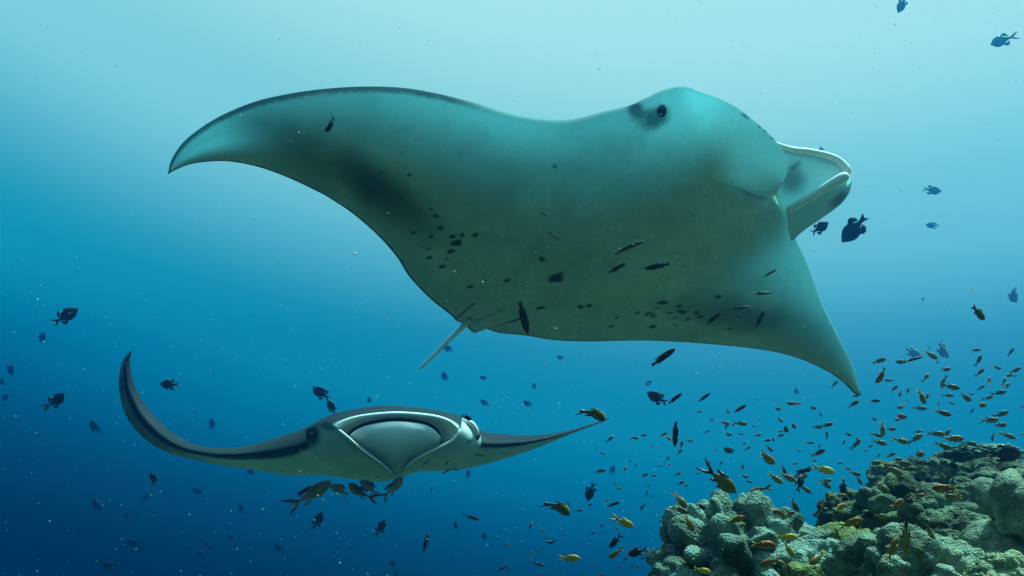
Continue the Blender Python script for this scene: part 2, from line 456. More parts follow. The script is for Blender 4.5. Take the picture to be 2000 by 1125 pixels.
def sheet(body, E1, E2, nu, nv, thick, mark=0.0, pale=None, bulge=0.0, thin=None, depth=None, seam=None):
    """a fleshy flap between two edge curves (px, py, depth), rounded, with two skins"""
    a, b = spline(E1, nu), spline(E2, nu)
    v = np.linspace(0, 1, nv)[None, :, None]
    g = a[:, None] * (1 - v) + b[:, None] * v
    g[..., 2] -= bulge * np.sin(np.pi * v[..., 0]) * np.sin(np.pi * np.clip(np.linspace(0.12, 1, nu), 0, 1))[:, None]
    if depth is not None:
        g[..., 2] = depth(g[..., 0], g[..., 1])
    V = P(g[..., 0], g[..., 1], g[..., 2])
    n = grid_normals(V)
    s = np.sign((n * -V).sum(-1).mean()); n = n * s
    if seam is not None:
        thick = thick * seam(g[..., 0], g[..., 1])[..., None]
    prof = (np.sin(np.pi * np.clip(v[0, :, 0], 0, 1)) ** 0.5)[None, :, None] * np.sin(np.pi * np.clip(np.linspace(0.06, 1.0, nu), 0, 1))[:, None, None] ** 0.5
    F, B = V + n * thick * prof, V - n * thick * prof
    px, py = project(F)
    mk = mark(px, py, np.broadcast_to(v[..., 0], (nu, nv))) if callable(mark) else np.full((nu, nv), float(mark))
    pl = np.zeros((nu, nv)) if pale is None else (pale(px, py) if callable(pale) else np.full((nu, nv), float(pale)))
    th = 0.0 if thin is None else thin(px, py)
    body.add(F, grid_quads(nu, nv, 0, False, s < 0), mk, pl, th)
    body.add(B, grid_quads(nu, nv, 0, False, s > 0), mk, pl, th)
    return V

def tube(body, pts, r0, r1, mark=0.0, pale=0.0, ns=10, n=40, thin=0.0):
    c = spline(pts, n); C = P(c[:, 0], c[:, 1], c[:, 2])
    t = np.gradient(C, axis=0); t /= np.linalg.norm(t, axis=1)[:, None]
    u = np.cross(t, CF); u /= np.linalg.norm(u, axis=1)[:, None]; w = np.cross(u, t)
    a = np.linspace(0, 2 * np.pi, ns, endpoint=False)
    k = np.linspace(0, 1, n)
    r = (r0 + (r1 - r0) * k) * np.minimum(1, np.minimum(k, 1 - k) * 25 + 0.05)
    V = C[:, None] + (u[:, None] * np.cos(a)[None, :, None] + w[:, None] * np.sin(a)[None, :, None]) * r[:, None, None]
    body.add(V, grid_quads(n, ns, 0, True), mark, pale, thin)

def blob(px, py, cx, cy, rx, ry, ang=0.0, soft=0.35):
    c, s = math.cos(math.radians(ang)), math.sin(math.radians(ang))
    dx, dy = px - cx, py - cy
    u, v = (dx * c - dy * s) / rx, (dx * s + dy * c) / ry
    return smoothstep(1 + soft, 1 - soft, np.hypot(u, v))

# --- the larger manta, belly towards us, swimming up to the right
LEAD = [(328, 339), (335, 312), (358, 278), (395, 248), (440, 222), (500, 198), (560, 184), (620, 175), (680, 170), (740, 169), (800, 173),
        (860, 184), (920, 199), (980, 216), (1040, 229), (1090, 234), (1130, 231), (1180, 218), (1230, 206), (1262, 192), (1298, 175), (1335, 169),
        (1368, 180), (1400, 191), (1440, 211), (1481, 243), (1514, 274), (1533, 303), (1538, 328), (1532, 350), (1522, 366), (1516, 377), (1524, 389), (1538, 402), (1550, 440), (1556, 470), (1570, 498), (1585, 535), (1602, 583), (1625, 632), (1650, 682), (1670, 725), (1682, 768)]
TRAIL = [(328, 341), (345, 331), (380, 319), (440, 315), (500, 325), (560, 346), (620, 374), (642, 386), (690, 418), (740, 462), (775, 502), (800, 541),
         (840, 583), (880, 615), (892, 627), (906, 632), (918, 645), (928, 650), (938, 646), (948, 642), (975, 650), (1030, 656), (1080, 664), (1150, 667), (1250, 665), (1330, 668), (1420, 675),
         (1500, 685), (1560, 700), (1610, 722), (1645, 745), (1668, 768), (1682, 772)]
ANCH = [((328, 339), (328, 341)), ((395, 248), (352, 327)), ((560, 184), (440, 315)), ((740, 169), (545, 340)), ((980, 216), (642, 386)), ((1130, 231), (740, 462)),
        ((1230, 206), (800, 541)), ((1335, 169), (880, 615)), ((1440, 211), (900, 630)), ((1514, 274), (912, 640)), ((1538, 328), (930, 650)), ((1516, 377), (945, 643)), ((1538, 402), (985, 651)), ((1556, 470), (1115, 666)),
        ((1585, 535), (1330, 668)), ((1625, 632), (1500, 685)), ((1662, 707), (1610, 722)), ((1682, 768), (1682, 772))]
NU, NV = 620, 180
L, T = spline(LEAD, 3000), spline(TRAIL, 3000)
li = [np.argmin(np.hypot(*(L - np.array(a)).T)) for a, _ in ANCH]
ti = [np.argmin(np.hypot(*(T - np.array(b)).T)) for _, b in ANCH]
li[0] = ti[0] = 0; li[-1] = ti[-1] = 2999
k = np.linspace(0, len(ANCH) - 1, NU)
def smooth_interp(k, y):
    y = np.asarray(y, float); f = np.interp(k, np.arange(len(y)), y)
    w = np.hanning(41); w /= w.sum()
    g = np.convolve(np.pad(f, 20, mode='reflect', reflect_type='odd'), w, 'valid')
    g = np.clip(g, y[0], y[-1]); g[0], g[-1] = y[0], y[-1]
    return g
lp = np.stack([np.interp(smooth_interp(k, li), np.arange(3000), L[:, c]) for c in (0, 1)], -1)
tp = np.stack([np.interp(smooth_interp(k, ti), np.arange(3000), T[:, c]) for c in (0, 1)], -1)
v = 0.5 - 0.5 * np.cos(np.linspace(0, np.pi, NV))
v = 0.6 * v + 0.4 * np.linspace(0, 1, NV)
gpx = lp[:, None, 0] * (1 - v) + tp[:, None, 0] * v
gpy = lp[:, None, 1] * (1 - v) + tp[:, None, 1] * v
NB = np.array([0.10, -0.60, 0.79]); NB /= np.linalg.norm(NB)      # the belly's facing, in the diver's frame: down and towards us
P0 = np.array([(1180 - 1000) / 1000 * TANH * 4.3, (562.5 - 430) / 1000 * TANH * 4.3, -4.3])
def plane_depth(px, py):
    r = np.stack([(px - 1000) / 1000 * TANH, (562.5 - py) / 1000 * TANH, -np.ones_like(px, dtype=float)], -1)
    return (NB @ P0) / (r @ NB)
sl = np.clip((900 - gpx) / 570, 0, 1); sr = np.clip((gpx - 1480) / 200, 0, 1) * np.clip((gpy - 480) / 290, 0, 1)
def wing_depth(px, py):
    sl = np.clip((900 - px) / 570, 0, 1); sr = np.clip((py - 480) / 290, 0, 1) * np.clip((px - 1380) / 300, 0, 1)
    return plane_depth(px, py) - 0.30 * sl ** 2 + 0.35 * sr ** 1.6
V = P(gpx, gpy, wing_depth(gpx, gpy))
n = grid_normals(V); n *= np.sign((n * -V).sum(-1).mean())
chord = np.linalg.norm(V[:, 0] - V[:, -1], axis=-1)
axis_a, axis_b = V[int(NU * 8.5 / 15), 0], V[int(NU * 8.5 / 15), -1]      # head to tail
ax = (axis_b - axis_a) / np.linalg.norm(axis_b - axis_a)
rel = V - axis_a
span = np.linalg.norm(rel - (rel @ ax)[..., None] * ax, axis=-1)
wc = np.exp(-(span / 0.42) ** 2)
prof = (np.sqrt(v) * (1 - v) / 0.385)
prof_b = np.where(v < 0.33, np.sqrt(np.clip(v / 0.33, 0, 1)), (1 - ((v - 0.33) / 0.67) ** 1.6))
thin = np.clip(chord / 0.5, 0, 1)[:, None]
tb = (0.105 + 0.095 * wc) * thin * (0.35 * prof + 0.65 * prof_b)
tt = (0.030 + 0.20 * wc) * thin * prof
# the near head fin: a flap lifted clear of the throat along its lower edge, one with the head above
def fin_mask(a, b):
    yc = np.interp(a, [1325, 1345, 1368, 1400, 1440, 1468, 1492, 1512, 1530], [300, 308, 320, 333, 352, 368, 377, 376, 366])
    return smoothstep(-1, 4, yc - b) * smoothstep(1338, 1440, a - 0.25 * (b - 250)), smoothstep(1330, 1450, a - 0.25 * (b - 250)) * smoothstep(-20, 10, yc - b)
fm, fr = fin_mask(gpx, gpy)
lift = 0.155 * fm + 0.03 * np.sin(np.pi * np.clip((gpy - 170) / 210, 0, 1)) * fm
view = -V / np.linalg.norm(V, axis=-1, keepdims=True)
tb = tb * (1 - 0.70 * fr); tt = tt * (1 - 0.90 * fr)
BEL = V + n * tb[..., None] + view * lift[..., None]
DOR = V - n * tt[..., None] + view * (lift - 0.02 * fr * np.minimum(1, v * 12))[..., None]
px, py = project(BEL)
U = np.repeat(np.linspace(0, 1, NU)[:, None], NV, 1); VV = np.repeat(v[None], NU, 0)
flat = np.stack([px.ravel(), py.ravel()], -1)
ns1 = fbm(flat / 55.0, 4, 2).reshape(NU, NV); ns2 = fbm(flat / 9.0, 3, 6).reshape(NU, NV)
mark = np.zeros((NU, NV))
jx, jy = px + 16 * ns1, py + 14 * ns1
def add(m, a): return np.maximum(m, a)
# dusky pigment towards the rear wing margins
mark = add(mark, 0.80 * blob(jx, jy, 735, 372, 120, 42, -36, 0.75))
mark = add(mark, 0.50 * blob(jx, jy, 590, 290, 130, 42, -25, 0.9))
mark = add(mark, 0.42 * blob(jx, jy, 640, 330, 60, 50, -25, 0.9))
mark = add(mark, 0.62 * blob(jx, jy, 1460, 618, 120, 30, -8, 0.85))
mark = add(mark, 0.40 * blob(jx, jy, 1575, 655, 70, 45, -35, 0.9))
# dark upper skin folding over the leading edge of the spread wing
band = smoothstep(19, 5, np.hypot(px - lp[:, None, 0], py - lp[:, None, 1]) + 3.0 * ns2)
mark = add(mark, 0.93 * band * smoothstep(1010, 860, px))
mark = add(mark, 0.8 * smoothstep(6, 1.5, np.hypot(px - tp[:, None, 0], py - tp[:, None, 1]) + 2 * ns2))
# eye patch and the dark wedge behind it; nicks along the head fin's upper edge
for sx, sy, a, b in ((1455, 227, 9, 3), (1483, 247, 5, 2), (1494, 256, 4, 2), (1508, 270, 4, 2)):
    mark = add(mark, 0.75 * blob(px, py, sx, sy, a, b, -38, 0.4))
mark = add(mark, 0.85 * blob(px + 4 * ns2, py + 3 * ns2, 1256, 224, 24, 11, 20, 0.6))
mark = add(mark, 0.95 * blob(px + 5 * ns2, py + 5 * ns2, 1278, 231, 31, 19, 25, 0.6))
mark = add(mark, 0.92 * blob(px, py, 1242, 215, 15, 17, 30, 0.5))
SPOTS_SHADOW = [(843, 409, 4, 3), (850, 424, 6, 4), (859, 446, 6, 4), (808, 455, 6, 4), (842, 461, 6, 4), (884, 462, 7, 4), (902, 459, 6, 4), (928, 460, 8, 5), (891, 475, 11, 5),
         (837, 487, 5, 3), (828, 482, 3, 2), (881, 491, 8, 5), (837, 504, 5, 3), (863, 520, 8, 5), (918, 559, 8, 3), (991, 548, 6, 4), (1059, 507, 6, 6), (1056, 601, 9, 4), (1134, 600, 7, 3),
         (1150, 598, 6, 3), (1086, 542, 17, 9), (1245, 611, 6, 3), (1268, 612, 7, 3), (1275, 618, 6, 3), (1294, 591, 12, 4), (1310, 611, 6, 3), (1327, 599, 7, 3), (1332, 610, 9, 5), (1343, 625, 6, 3),  # the broad blotch in this row is a blurred shadow, painted in
         (1363, 611, 6, 4), (1366, 619, 9, 4), (1275, 637, 6, 3), (1206, 621, 5, 3), (1192, 638, 4, 2), (1404, 581, 7, 3), (1083, 325, 5, 3), (783, 388, 4, 3), (797, 342, 4, 3), (743, 338, 4, 3), (1426, 642, 5, 3),
         (1284, 600, 4, 2), (1318, 622, 4, 2), (873, 505, 3, 2), (1320, 634, 4, 2)]
for sx, sy, a, b in SPOTS_SHADOW:
    mark = add(mark, 0.90 * blob(px + 4.5 * ns2, py + 4.0 * np.roll(ns2, 7, 0), sx, sy, a, b, 10, 0.28))
# folds of the claspers beside the tail
def seg(px, py, a, b, w):
    d = np.array(b, float) - a; t = np.clip(((px - a[0]) * d[0] + (py - a[1]) * d[1]) / (d @ d), 0, 1)
    return smoothstep(w, w * 0.3, np.hypot(px - a[0] - t * d[0], py - a[1] - t * d[1]))
mark = add(mark, 0.6 * seg(px, py, (891, 622), (926, 593), 3.5)); mark = add(mark, 0.22 * seg(px, py, (925, 628), (985, 604), 6))
mark = add(mark, 0.7 * seg(px, py, (905, 634), (918, 622), 5))
mark = add(mark, 0.13 * smoothstep(0.05, 0.6, ns1)); mark = add(mark, 0.10 * smoothstep(0.2, 0.7, ns2))
sr = np.random.default_rng(17)
for k1 in range(16):      # old scratches in the skin
    ax_, ay_ = sr.uniform(700, 1480), sr.uniform(250, 640); an_ = sr.uniform(-0.9, 0.5); ln_ = sr.uniform(14, 46)
    mark = add(mark, sr.uniform(0.12, 0.30) * seg(px + 2 * ns2, py + 2 * ns2, (ax_, ay_), (ax_ + ln_ * math.cos(an_), ay_ - ln_ * math.sin(an_)), 1.8))
head_lightened = lambda px, py: 0.8 * smoothstep(1120, 1330, px) * smoothstep(330, 180, py)  # skin colour paled to stand for light on the head
head_lit_through = lambda px, py: 0.58 * smoothstep(1190, 1320, px) * smoothstep(370, 215, py)  # translucency added over the head to brighten it
pale = np.clip(head_lightened(px, py) + 0.7 * fr, 0, 1)  # near fin paled for light as well
body = Body()
THIN = 0.60 * smoothstep(0.105, 0.02, tb + tt) * smoothstep(0.95, 0.2, wc) * smoothstep(0.55, 0.15, VV)
THIN = np.maximum(THIN, 0.80 * smoothstep(660, 400, px) * smoothstep(1.0, 0.5, VV))
THIN = np.maximum(THIN, ((0.42 - 0.08 * smoothstep(0.5, 0.7, U)) * smoothstep(0.90, 0.15, VV) + 0.25 * smoothstep(0.40, 0.0, VV)) * smoothstep(0.85, 0.2, wc))  # forward belly made translucent too, for a brighter upper half
THIN = np.maximum(THIN, np.maximum(head_lit_through(px, py), 0.46 * fr))
ori = np.sign((np.cross(BEL[1, 60] - BEL[0, 60], BEL[0, 61] - BEL[0, 60]) @ -BEL[0, 60]))
body.add(BEL, grid_quads(NU, NV, 0, False, ori < 0), mark, pale, THIN)
sub_u, sub_v = slice(0, NU, 2), slice(0, NV, 2)
iu = np.unique(np.r_[np.arange(0, NU, 2), NU - 1]); iv = np.unique(np.r_[np.arange(0, NV, 2), NV - 1])
DOR_S = DOR[np.ix_(iu, iv)]
body.add(DOR_S, grid_quads(len(iu), len(iv), 0, False, ori > 0), np.where(smoothstep(1225, 1300, px[np.ix_(iu, iv)]) * smoothstep(420, 300, py[np.ix_(iu, iv)]) > 0.5, 0.0, np.clip(1.0 - 1.25 * THIN[np.ix_(iu, iv)], 0, 1)), None, THIN[np.ix_(iu, iv)])  # back skin lightened over head and thin parts to pass light down
def d1(px, py, off): return float(plane_depth(np.array(float(px)), np.array(float(py)))) - off
# far cephalic fin: a scoop, low near wall with a rolled lip, high far wall
S = 60
Lc = spline([(1535, 412, .02), (1556, 401, .03), (1585, 384, .05), (1620, 362, .06), (1645, 347, .06), (1658, 344, .05)], S)
Bc = spline([(1545, 470, .00), (1572, 446, .01), (1603, 425, .02), (1638, 399, .03), (1655, 377, .035), (1660, 350, .04)], S)
Tc = spline([(1470, 262, -.10), (1535, 289, -.14), (1580, 296, -.15), (1618, 305, -.14), (1645, 319, -.10), (1659, 342, -.02)], S)
W = 41
tw = np.linspace(0, 1, W)[None, :, None]
g0, g1, g2 = Lc[:, None], Bc[:, None], Tc[:, None]
w1 = np.clip(tw / 0.38, 0, 1); w2 = np.clip((tw - 0.38) / 0.62, 0, 1)
g = np.where(tw < 0.38, g0 + (g1 - g0) * (np.sin(w1 * np.pi / 2)), g1 + (g2 - g1) * w2 ** 1.15)
g = g + 0.0
dd = plane_depth(g[..., 0], g[..., 1]) - 0.10 - g[..., 2]
FV = P(g[..., 0], g[..., 1], dd)
nn = grid_normals(FV)
for s_ in (1, -1):
    e = (np.sin(np.pi * np.clip(tw[0, :, 0], 0.0, 1)) ** 0.4)[None, :, None]
    inner = FV + s_ * nn * 0.010 * e
    body.add(inner, grid_quads(S, W, 0, False, s_ < 0), 0.55 * blob(*project(inner), 1545, 352, 24, 24, 30, 0.7) + 0.5 * seg(*project(inner), (1548, 328), (1562, 317), 5) + 0.5 * blob(*project(inner), 1640, 388, 22, 9, 35, 0.6), 0.85 * np.ones((S, W)), 0.5)  # dark patch on the inner wall mixes pigment and painted shade
tube(body, [(a, b, float(plane_depth(np.array(a), np.array(b))) - 0.115 - c) for a, b, c in Lc[::6].tolist() + [Lc[-1].tolist()]], 0.020, 0.026, 0.0, 1.0)
tube(body, [(a, b, float(plane_depth(np.array(a), np.array(b))) - 0.10 - c) for a, b, c in Tc[::6].tolist() + [Tc[-1].tolist()]], 0.012, 0.022, 0.0, 1.0)
# tail
tail_d = float(plane_depth(np.array(905.0), np.array(632.0)))
tube(body, [(918, 622, tail_d - .02), (903, 638, tail_d - .01), (860, 681, tail_d + 0.12), (818, 722, tail_d + 0.25)], 0.019, 0.009, 0.0, 1.0, 10, 40, 0.25)
manta = body.build("manta_ray")
tag(manta, "large manta ray seen from below, pale belly with dark spots", "manta ray")
ey = P(1293, 217, d1(1293, 217, 0.078))
me = mesh_fast("eye", ICO5 * np.array([0.024, 0.022, 0.033]), None, ICO5_F)
e = obj("eye", me, M_EYE, manta); e.location = Vector(ey.tolist())

# --- the smaller manta, coming at us with its mouth open
TOP = [(258, 682), (254, 703), (256, 728), (266, 762), (286, 796), (310, 823), (340, 848), (370, 865), (400, 873), (440, 876), (480, 872), (520, 862), (560, 850), (590, 840), (615, 827), (650, 811),
       (695, 801), (745, 795), (800, 797), (850, 803), (890, 812), (908, 821), (925, 833), (950, 845), (1000, 850), (1050, 850), (1100, 843), (1150, 830), (1190, 816)]
BOT = [(258, 682), (241, 702), (233, 735), (234, 765), (242, 800), (258, 830), (285, 858), (320, 880), (360, 893), (420, 906), (490, 916), (560, 926), (600, 926), (640, 927), (690, 933), (740, 937), (775, 932), (810, 920), (830, 918),
       (900, 915), (960, 902), (1020, 885), (1080, 862), (1130, 842), (1170, 827), (1190, 818)]
A2 = [((258, 682), (258, 682)), ((254, 703), (241, 702)), ((266, 762), (234, 765)), ((310, 823), (258, 830)), ((370, 865), (320, 880)), ((440, 876), (420, 906)), ((520, 862), (510, 919)), ((590, 840), (600, 926)),
      ((650, 811), (665, 930)), ((745, 795), (745, 937)), ((850, 803), (840, 918)), ((908, 821), (905, 914)), ((950, 845), (960, 902)), ((1050, 850), (1040, 878)), ((1150, 830), (1140, 838)), ((1190, 816), (1190, 818))]
NU2, NV2 = 300, 64
L2, B2 = spline(TOP, 2000), spline(BOT, 2000)
li = [np.argmin(np.hypot(*(L2 - np.array(a)).T)) for a, _ in A2]; ti = [np.argmin(np.hypot(*(B2 - np.array(b)).T)) for _, b in A2]
li[0] = ti[0] = 0; li[-1] = ti[-1] = 1999
k = np.linspace(0, len(A2) - 1, NU2)
tp2 = np.stack([np.interp(smooth_interp(k, li), np.arange(2000), L2[:, c]) for c in (0, 1)], -1)
bp2 = np.stack([np.interp(smooth_interp(k, ti), np.arange(2000), B2[:, c]) for c in (0, 1)], -1)
mid = (tp2 + bp2) / 2
arc = np.r_[0, np.cumsum(np.hypot(*np.diff(mid, axis=0).T))]
ic = np.argmin(np.abs(mid[:, 0] - 768))
s2 = (arc - arc[ic]) / np.where(arc > arc[ic], arc[-1] - arc[ic], arc[ic])      # -1 left tip .. +1 right tip
D2 = 7.05
dF = D2 + 0.75 * np.abs(s2) ** 1.3
ch = 1.55 * (1 - np.abs(s2)) ** 0.8 + 0.06
kle = np.interp(s2, [-1, -0.6, -0.3, -0.17, 0, 0.17, 0.3, 1], [0.45, 0.40, 0.34, 0.30, 0.34, 0.30, 0.38, 0.4])
loopv = np.zeros((NU2, NV2, 3))
for i in range(NU2):
    t_, b_ = tp2[i], bp2[i]
    f_ = t_ + kle[i] * (b_ - t_)
    hgt = np.hypot(*(b_ - t_)) / 224.0
    c_ = max(ch[i], hgt * 0.25)
    r_ = t_ + 0.45 * (b_ - t_)
    ctrl = np.array([[*r_, dF[i] + c_], [*(t_ + 0.06 * (b_ - t_)), dF[i] + 0.55 * c_], [*t_, dF[i] + 0.22 * c_], [*f_, dF[i]], [*(f_ + 0.55 * (b_ - f_)), dF[i] + 0.16 * c_], [*b_, dF[i] + 0.42 * c_], [*(b_ + 0.1 * (r_ - b_)), dF[i] + 0.7 * c_]])
    q = np.vstack([ctrl[-1], ctrl, ctrl[0], ctrl[1]])
    kk = np.linspace(0, len(ctrl), NV2, endpoint=False); ii = kk.astype(int); tt_ = (kk - ii)[:, None]
    p0, p1, p2, p3 = q[ii], q[ii + 1], q[ii + 2], q[ii + 3]
    loopv[i] = 0.5 * (2 * p1 + (p2 - p0) * tt_ + (2 * p0 - 5 * p1 + 4 * p2 - p3) * tt_ ** 2 + (3 * p1 - p0 - 3 * p2 + p3) * tt_ ** 3)
V2 = P(loopv[..., 0], loopv[..., 1], loopv[..., 2])
kk = np.linspace(0, 7, NV2, endpoint=False)
px2, py2 = loopv[..., 0], loopv[..., 1]
n2 = fbm(np.stack([px2.ravel(), py2.ravel()], -1) / 30, 4, 4).reshape(NU2, NV2)
lim = np.interp(s2, [-1, -0.45, -0.3, -0.18, 0.18, 0.3, 1], [3.75, 3.75, 3.45, 3.15, 3.15, 3.3, 3.5])[:, None]
mark2 = smoothstep(0.22, -0.10, kk[None] - lim + 0.12 * n2)
mark2 = np.maximum(mark2, smoothstep(-0.42, -0.72, s2)[:, None] * (0.72 + 0.2 * n2))
body2 = Body()
nn = np.cross(V2[101, 30] - V2[100, 30], V2[100, 31] - V2[100, 30])
body2.add(V2, grid_quads(NU2, NV2, 0, True, (nn @ -V2[100, 30]) < 0), mark2 * (0.99 + 0.01 * n2))
# roof of the mouth: from the pale upper lip back to the gape
nu = 90
O2 = spline([(652, 850), (656, 837), (672, 825), (708, 814), (774, 808), (840, 813), (874, 822), (893, 836), (888, 852)], nu)
I2 = spline([(674, 862), (681, 845), (694, 834), (722, 823), (771, 816), (824, 821), (850, 833), (860, 846), (864, 864)], nu)
w = np.linspace(0, 1, 16)[None, :, None]
g = O2[:, None] * (1 - w) + I2[:, None] * w
dep = 6.62 + 0.15 * w[..., 0] ** 0.8 * np.ones((nu, 1)) - 0.03 * np.sin(np.pi * w[..., 0])
Vm = P(g[..., 0], g[..., 1], dep)
body2.add(Vm, grid_quads(nu, 16), 0.03, 0.9)
# forehead skin between the lip and the crown of the head
C2 = spline([(612, 838), (622, 826), (655, 812), (697, 803), (745, 798), (800, 800), (850, 806), (890, 815), (922, 834)], nu)
g = C2[:, None] * (1 - w) + O2[:, None] * w
dep = 7.05 - 0.43 * np.sin(w[..., 0] * np.pi / 2) * np.ones((nu, 1))
body2.add(P(g[..., 0], g[..., 1], dep), grid_quads(nu, 16), smoothstep(0.95, 0.55, w[..., 0]) * np.ones((nu, 1)), smoothstep(0.55, 0.95, w[..., 0]) * np.ones((nu, 1)))
tube(body2, [(a, b, 6.615) for a, b in O2[4:-4:6].tolist()], 0.018, 0.018, 0.0, 1.0, 8, 60)
# throat sheet behind the gape, painted black for the shade in there
g = spline([(658, 845), (680, 826), (720, 813), (771, 808), (826, 812), (866, 826), (884, 845)], nu)[:, None] * (1 - w) + spline([(670, 860), (700, 880), (735, 900), (772, 915), (805, 900), (840, 880), (872, 860)], nu)[:, None] * w
body2.add(P(g[..., 0], g[..., 1], np.full(g.shape[:2], 6.985)), grid_quads(nu, 16), 1.0)
# lower jaw: a full bulge under the gape, paled upwards for light from above
J1 = spline([(681, 853), (692, 842), (720, 830), (771, 823), (824, 828), (846, 838), (860, 851)], nu)
J2 = spline([(680, 858), (700, 878), (735, 905), (772, 930), (805, 910), (840, 888), (862, 862)], nu)
w = np.linspace(0, 1, 40)[None, :, None]
g = J1[:, None] * (1 - w) + J2[:, None] * w
x_ = np.linspace(-1, 1, nu)[:, None]
dep = 6.60 + 0.12 * w[..., 0] - 0.17 * np.clip(1 - x_ ** 2, 0, 1) ** 0.5 * np.sin(np.pi * np.clip(0.03 + w[..., 0] * 0.62, 0, 1)) ** 0.8 * (1 - 0.9 * w[..., 0] ** 2)
Vj = P(g[..., 0], g[..., 1], dep)
nj = np.cross(Vj[41, 10] - Vj[40, 10], Vj[40, 11] - Vj[40, 10])
body2.add(Vj, grid_quads(nu, 40, 0, False, (nj @ -Vj[40, 10]) < 0), 0.0, 1.0 * smoothstep(0.85, 0.35, w[..., 0]) * np.ones((nu, 1)))
# cephalic fins, one on each side, closing to a funnel below the mouth
sheet(body2, [(640, 822, 6.66), (662, 838, 6.56), (682, 856, 6.53), (706, 877, 6.53), (735, 898, 6.55), (757, 915, 6.60), (769, 931, 6.66)],
      [(596, 840, 7.00), (600, 862, 6.98), (614, 888, 6.98), (645, 910, 6.98), (692, 926, 6.95), (740, 933, 6.85), (768, 932, 6.68)], 80, 30, 0.012,
      mark=lambda px, py, v: np.maximum.reduce([0.96 * blob(px, py, 608, 848, 17, 24, 5, 0.45), 0.7 * blob(px, py, 640, 832, 22, 9, -10, 0.6), 0.25 * smoothstep(0.3, 0.0, v)]), pale=0.0, bulge=0.08)
sheet(body2, [(902, 822, 6.66), (897, 843, 6.58), (880, 862, 6.55), (850, 878, 6.55), (820, 892, 6.57), (800, 906, 6.60), (788, 921, 6.66)],
      [(926, 832, 6.98), (938, 848, 6.98), (936, 874, 6.98), (902, 896, 6.98), (862, 909, 6.95), (820, 917, 6.85), (790, 922, 6.68)], 80, 30, 0.012,
      mark=lambda px, py, v: np.maximum.reduce([0.85 * blob(px, py, 884, 850, 5, 17, -32, 0.5), 0.6 * blob(px, py, 918, 862, 9, 4, 35, 0.5)]), pale=lambda px, py: 0.9 * blob(px, py, 917, 836, 16, 12, -40, 0.5), bulge=0.08)  # pale blob is a painted highlight, the dark ones painted shading
tube(body2, [(660, 838, 6.545), (682, 856, 6.515), (706, 877, 6.515), (735, 898, 6.535), (757, 915, 6.585), (768, 929, 6.64)], 0.011, 0.006, 0.0, 1.0, 8, 50)
tube(body2, [(899, 836, 6.57), (893, 850, 6.54), (879, 863, 6.535), (850, 878, 6.535), (820, 892, 6.555), (800, 906, 6.59), (789, 920, 6.64)], 0.012, 0.006, 0.0, 1.0, 8, 50)
tube(body2, [(902, 822, 6.72), (918, 826, 6.76), (928, 838, 6.80), (930, 850, 6.84)], 0.028, 0.024, 0.0, 1.0, 10, 24)  # ridge whitened for the bright light on the eye bump
manta2 = body2.build("manta_ray")
tag(manta2, "smaller manta ray facing us with open mouth and raised wing tip", "manta ray")
for qx, qy, qd in ((613, 853, 6.86), (929, 850, 6.86)):
    e = obj("eye", mesh_fast("eye", ICO5 * np.array([0.040, 0.034, 0.048]), None, ICO5_F), M_EYE, manta2)
    e.location = Vector(P(qx, qy, qd).tolist())

